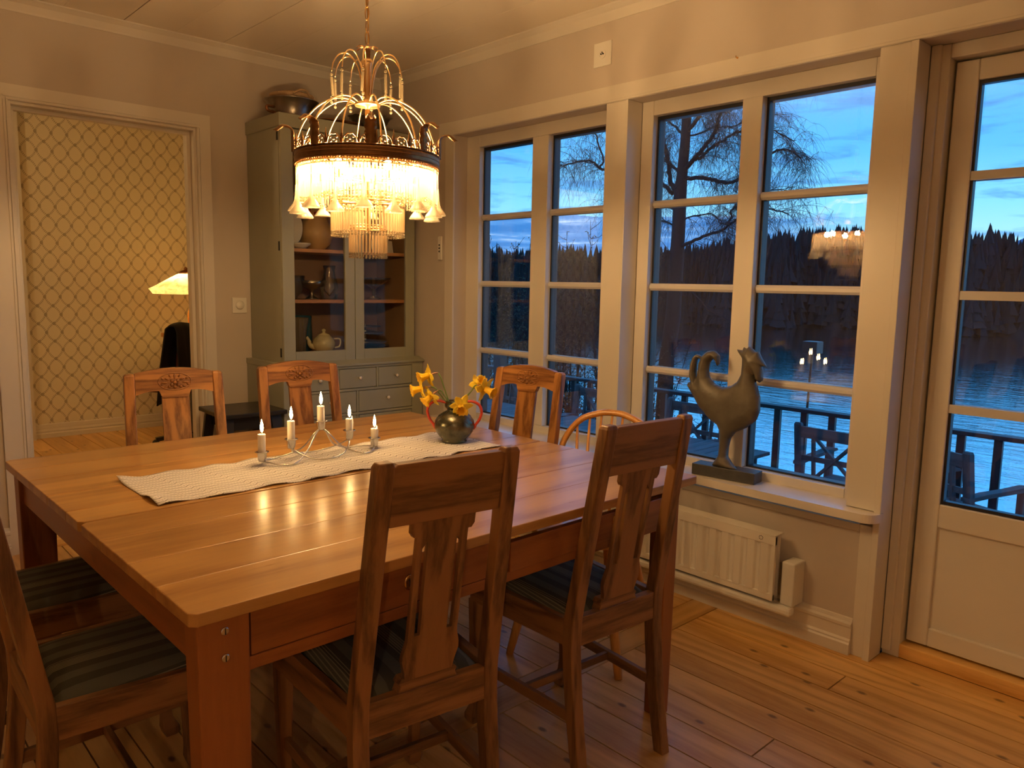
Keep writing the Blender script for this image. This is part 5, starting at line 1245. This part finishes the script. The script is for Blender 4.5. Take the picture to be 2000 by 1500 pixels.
# young alders and shrubs in front of the narrow window
labs = ['slender leafing shrub at the left edge of the narrow window', 'slender leafing shrub behind the left pane of the narrow window', 'forked leafing shrub in the middle of the left pane', 'dense leafing shrub behind the mullion of the narrow window', 'bushy leafing shrub left in the right pane of the narrow window', 'bushy leafing shrub in the middle of the right pane', 'slanting leafing shrub right in the right pane beside the pillar', 'low leafing shrub behind the pillar left of the birch trunk', 'low leafing shrub left of the birch trunk']
for k, (az, d, zt) in enumerate(((40.2, 12.6, 2.2), (41.6, 13.4, 2.0), (43.0, 12.2, 2.1), (44.8, 13.2, 2.0), (46.3, 12.3, 2.05), (47.9, 13.0, 2.25), (49.6, 12.4, 2.4), (51.8, 13.5, 1.6), (53.8, 12.6, .9))):
    a = math.radians(az); bx, by = C0.x+d*math.sin(a), C0.y+d*math.cos(a); zb = -4.6
    s_ = thing('alder_shrub', labs[k], 'shrub', (bx, by, zb), 0, 'leafing shrubs by the water')
    mb = MB(); lf = MB(); tws = MB()
    for j in range(15):
        b = Vector((random.uniform(-.3, .3), random.uniform(-.3, .3), 0)); h = (zt-zb)*random.uniform(.60, 1.) ; ang = random.uniform(0, 6.28); sp_ = random.uniform(.1, .95)
        P_ = [b+Vector((math.cos(ang)*sp_*t_**1.5, math.sin(ang)*sp_*t_**1.5, h*t_)) for t_ in (0, .2, .4, .6, .8, 1.)]
        P_ = [p+Vector((random.uniform(-.05, .05), random.uniform(-.05, .05), 0)) for p in P_]; mb.tube(P_, [.026, .022, .018, .014, .009, .003], 5)
        for i in range(95):
            t_ = random.uniform(.22, 1.)*5; i0 = min(4, int(t_)); p = P_[i0].lerp(P_[i0+1], t_-i0)
            d_ = Vector((random.uniform(-1, 1), random.uniform(-1, 1), random.uniform(.2, 1.3))); L = random.uniform(.2, .8)*(1.25-t_/5*.85)
            e = p+d_.normalized()*L; tws.tube([p, p.lerp(e, .5)+Vector((0, 0, -.02)), e], [.0065, .0045, .002], 3)
            for q in range(4):
                c_ = p.lerp(e, random.uniform(.3, 1.05))+Vector((random.uniform(-.02, .02), random.uniform(-.02, .02), random.uniform(-.02, .02))); r_ = random.uniform(.012, .026); u_ = Vector((random.uniform(-1, 1), random.uniform(-1, 1), random.uniform(-1, 1))).normalized(); w_ = u_.orthogonal().normalized()
                lf.add([c_-u_*r_, c_+w_*r_*.5, c_+u_*r_, c_-w_*r_*.5], [(0, 1, 2, 3)])
    mb.build('stem', 'twig', s_, fixn=False); o = tws.build('twigs', 'twig', s_, fixn=False); o['kind'] = 'stuff'; o = lf.build('leaves', 'leaf_bud', s_, fixn=False); o['kind'] = 'stuff'
# weeds beyond the railing
for k, (x, y, lb) in enumerate(((4.3, -.55, 'tall thin weed beyond the railing, between the pole and the rooster'), (4.4, .55, 'tall thin weed beyond the railing behind the rooster tail'), (4.2, -1.05, 'low branching weed at the foot of the railing by the garden chair'))):
    s_ = MB(); random.seed(40+k); zz = (-.35, .0, -.62)[k]
    for j in range(4 if k < 2 else 9):
        tp_ = Vector((random.uniform(-.1, .1), random.uniform(-.16, .16), random.uniform(.7, 1.)*(zz+2.9))); P_ = [Vector((0, 0, 0)), tp_*.5+Vector((0, random.uniform(-.04, .04), 0)), tp_]; s_.tube(P_, [.005, .004, .0015], 4)
        for i in range(16):
            c_ = P_[1].lerp(tp_, random.uniform(.3, 1)); e = c_+Vector((random.uniform(-.05, .05), random.uniform(-.07, .07), random.uniform(.0, .08))); s_.tube([c_, e], [.002, .001], 3); s_.ball(e, .007, 4)
    o = s_.build('weed', 'twig', loc=(x, y, -2.9 - .33*(x-1.5)+.6), fixn=False); tag(o, lb, 'plant', 'weeds beyond the railing')

# ================================================================== KITCHEN LAMP behind the viewer (it shows in the window panes as a reflection)
kc = thing('kitchen_counter', 'white kitchen counter with wooden top behind the viewer', 'counter', (-4.75, -5.2, 0))
MB().box(-.40, .22, -.95, .95, .08, .86).build('carcass', 'trim_paint', kc, bevel=.003); MB().box(-.42, .26, -1.0, 1.0, .86, .90).build('worktop', 'beech_y', kc, bevel=.004)
kl = thing('kitchen_pendant', 'wide enamel pendant lamp over the kitchen counter behind the viewer', 'lamp', (-3.9, -5.4, 0))
MB().lathe([(.025, 2.12), (.05, 2.10), (.14, 2.03), (.22, 1.96), (.225, 1.955), (.215, 1.958), (.13, 2.02), (.03, 2.09)], 40).build('lamp_shade', 'radiator_paint', kl, smooth=True)
MB().tube([(0, 0, 2.11), (0, 0, 2.56)], .004, 6).build('cable', 'black_paint', kl)
emis('pendant_glow', (1., .64, .33), 360.); MB().ball((0, 0, 2.0), .035, 16).build('bulb', 'pendant_glow', kl, smooth=True)
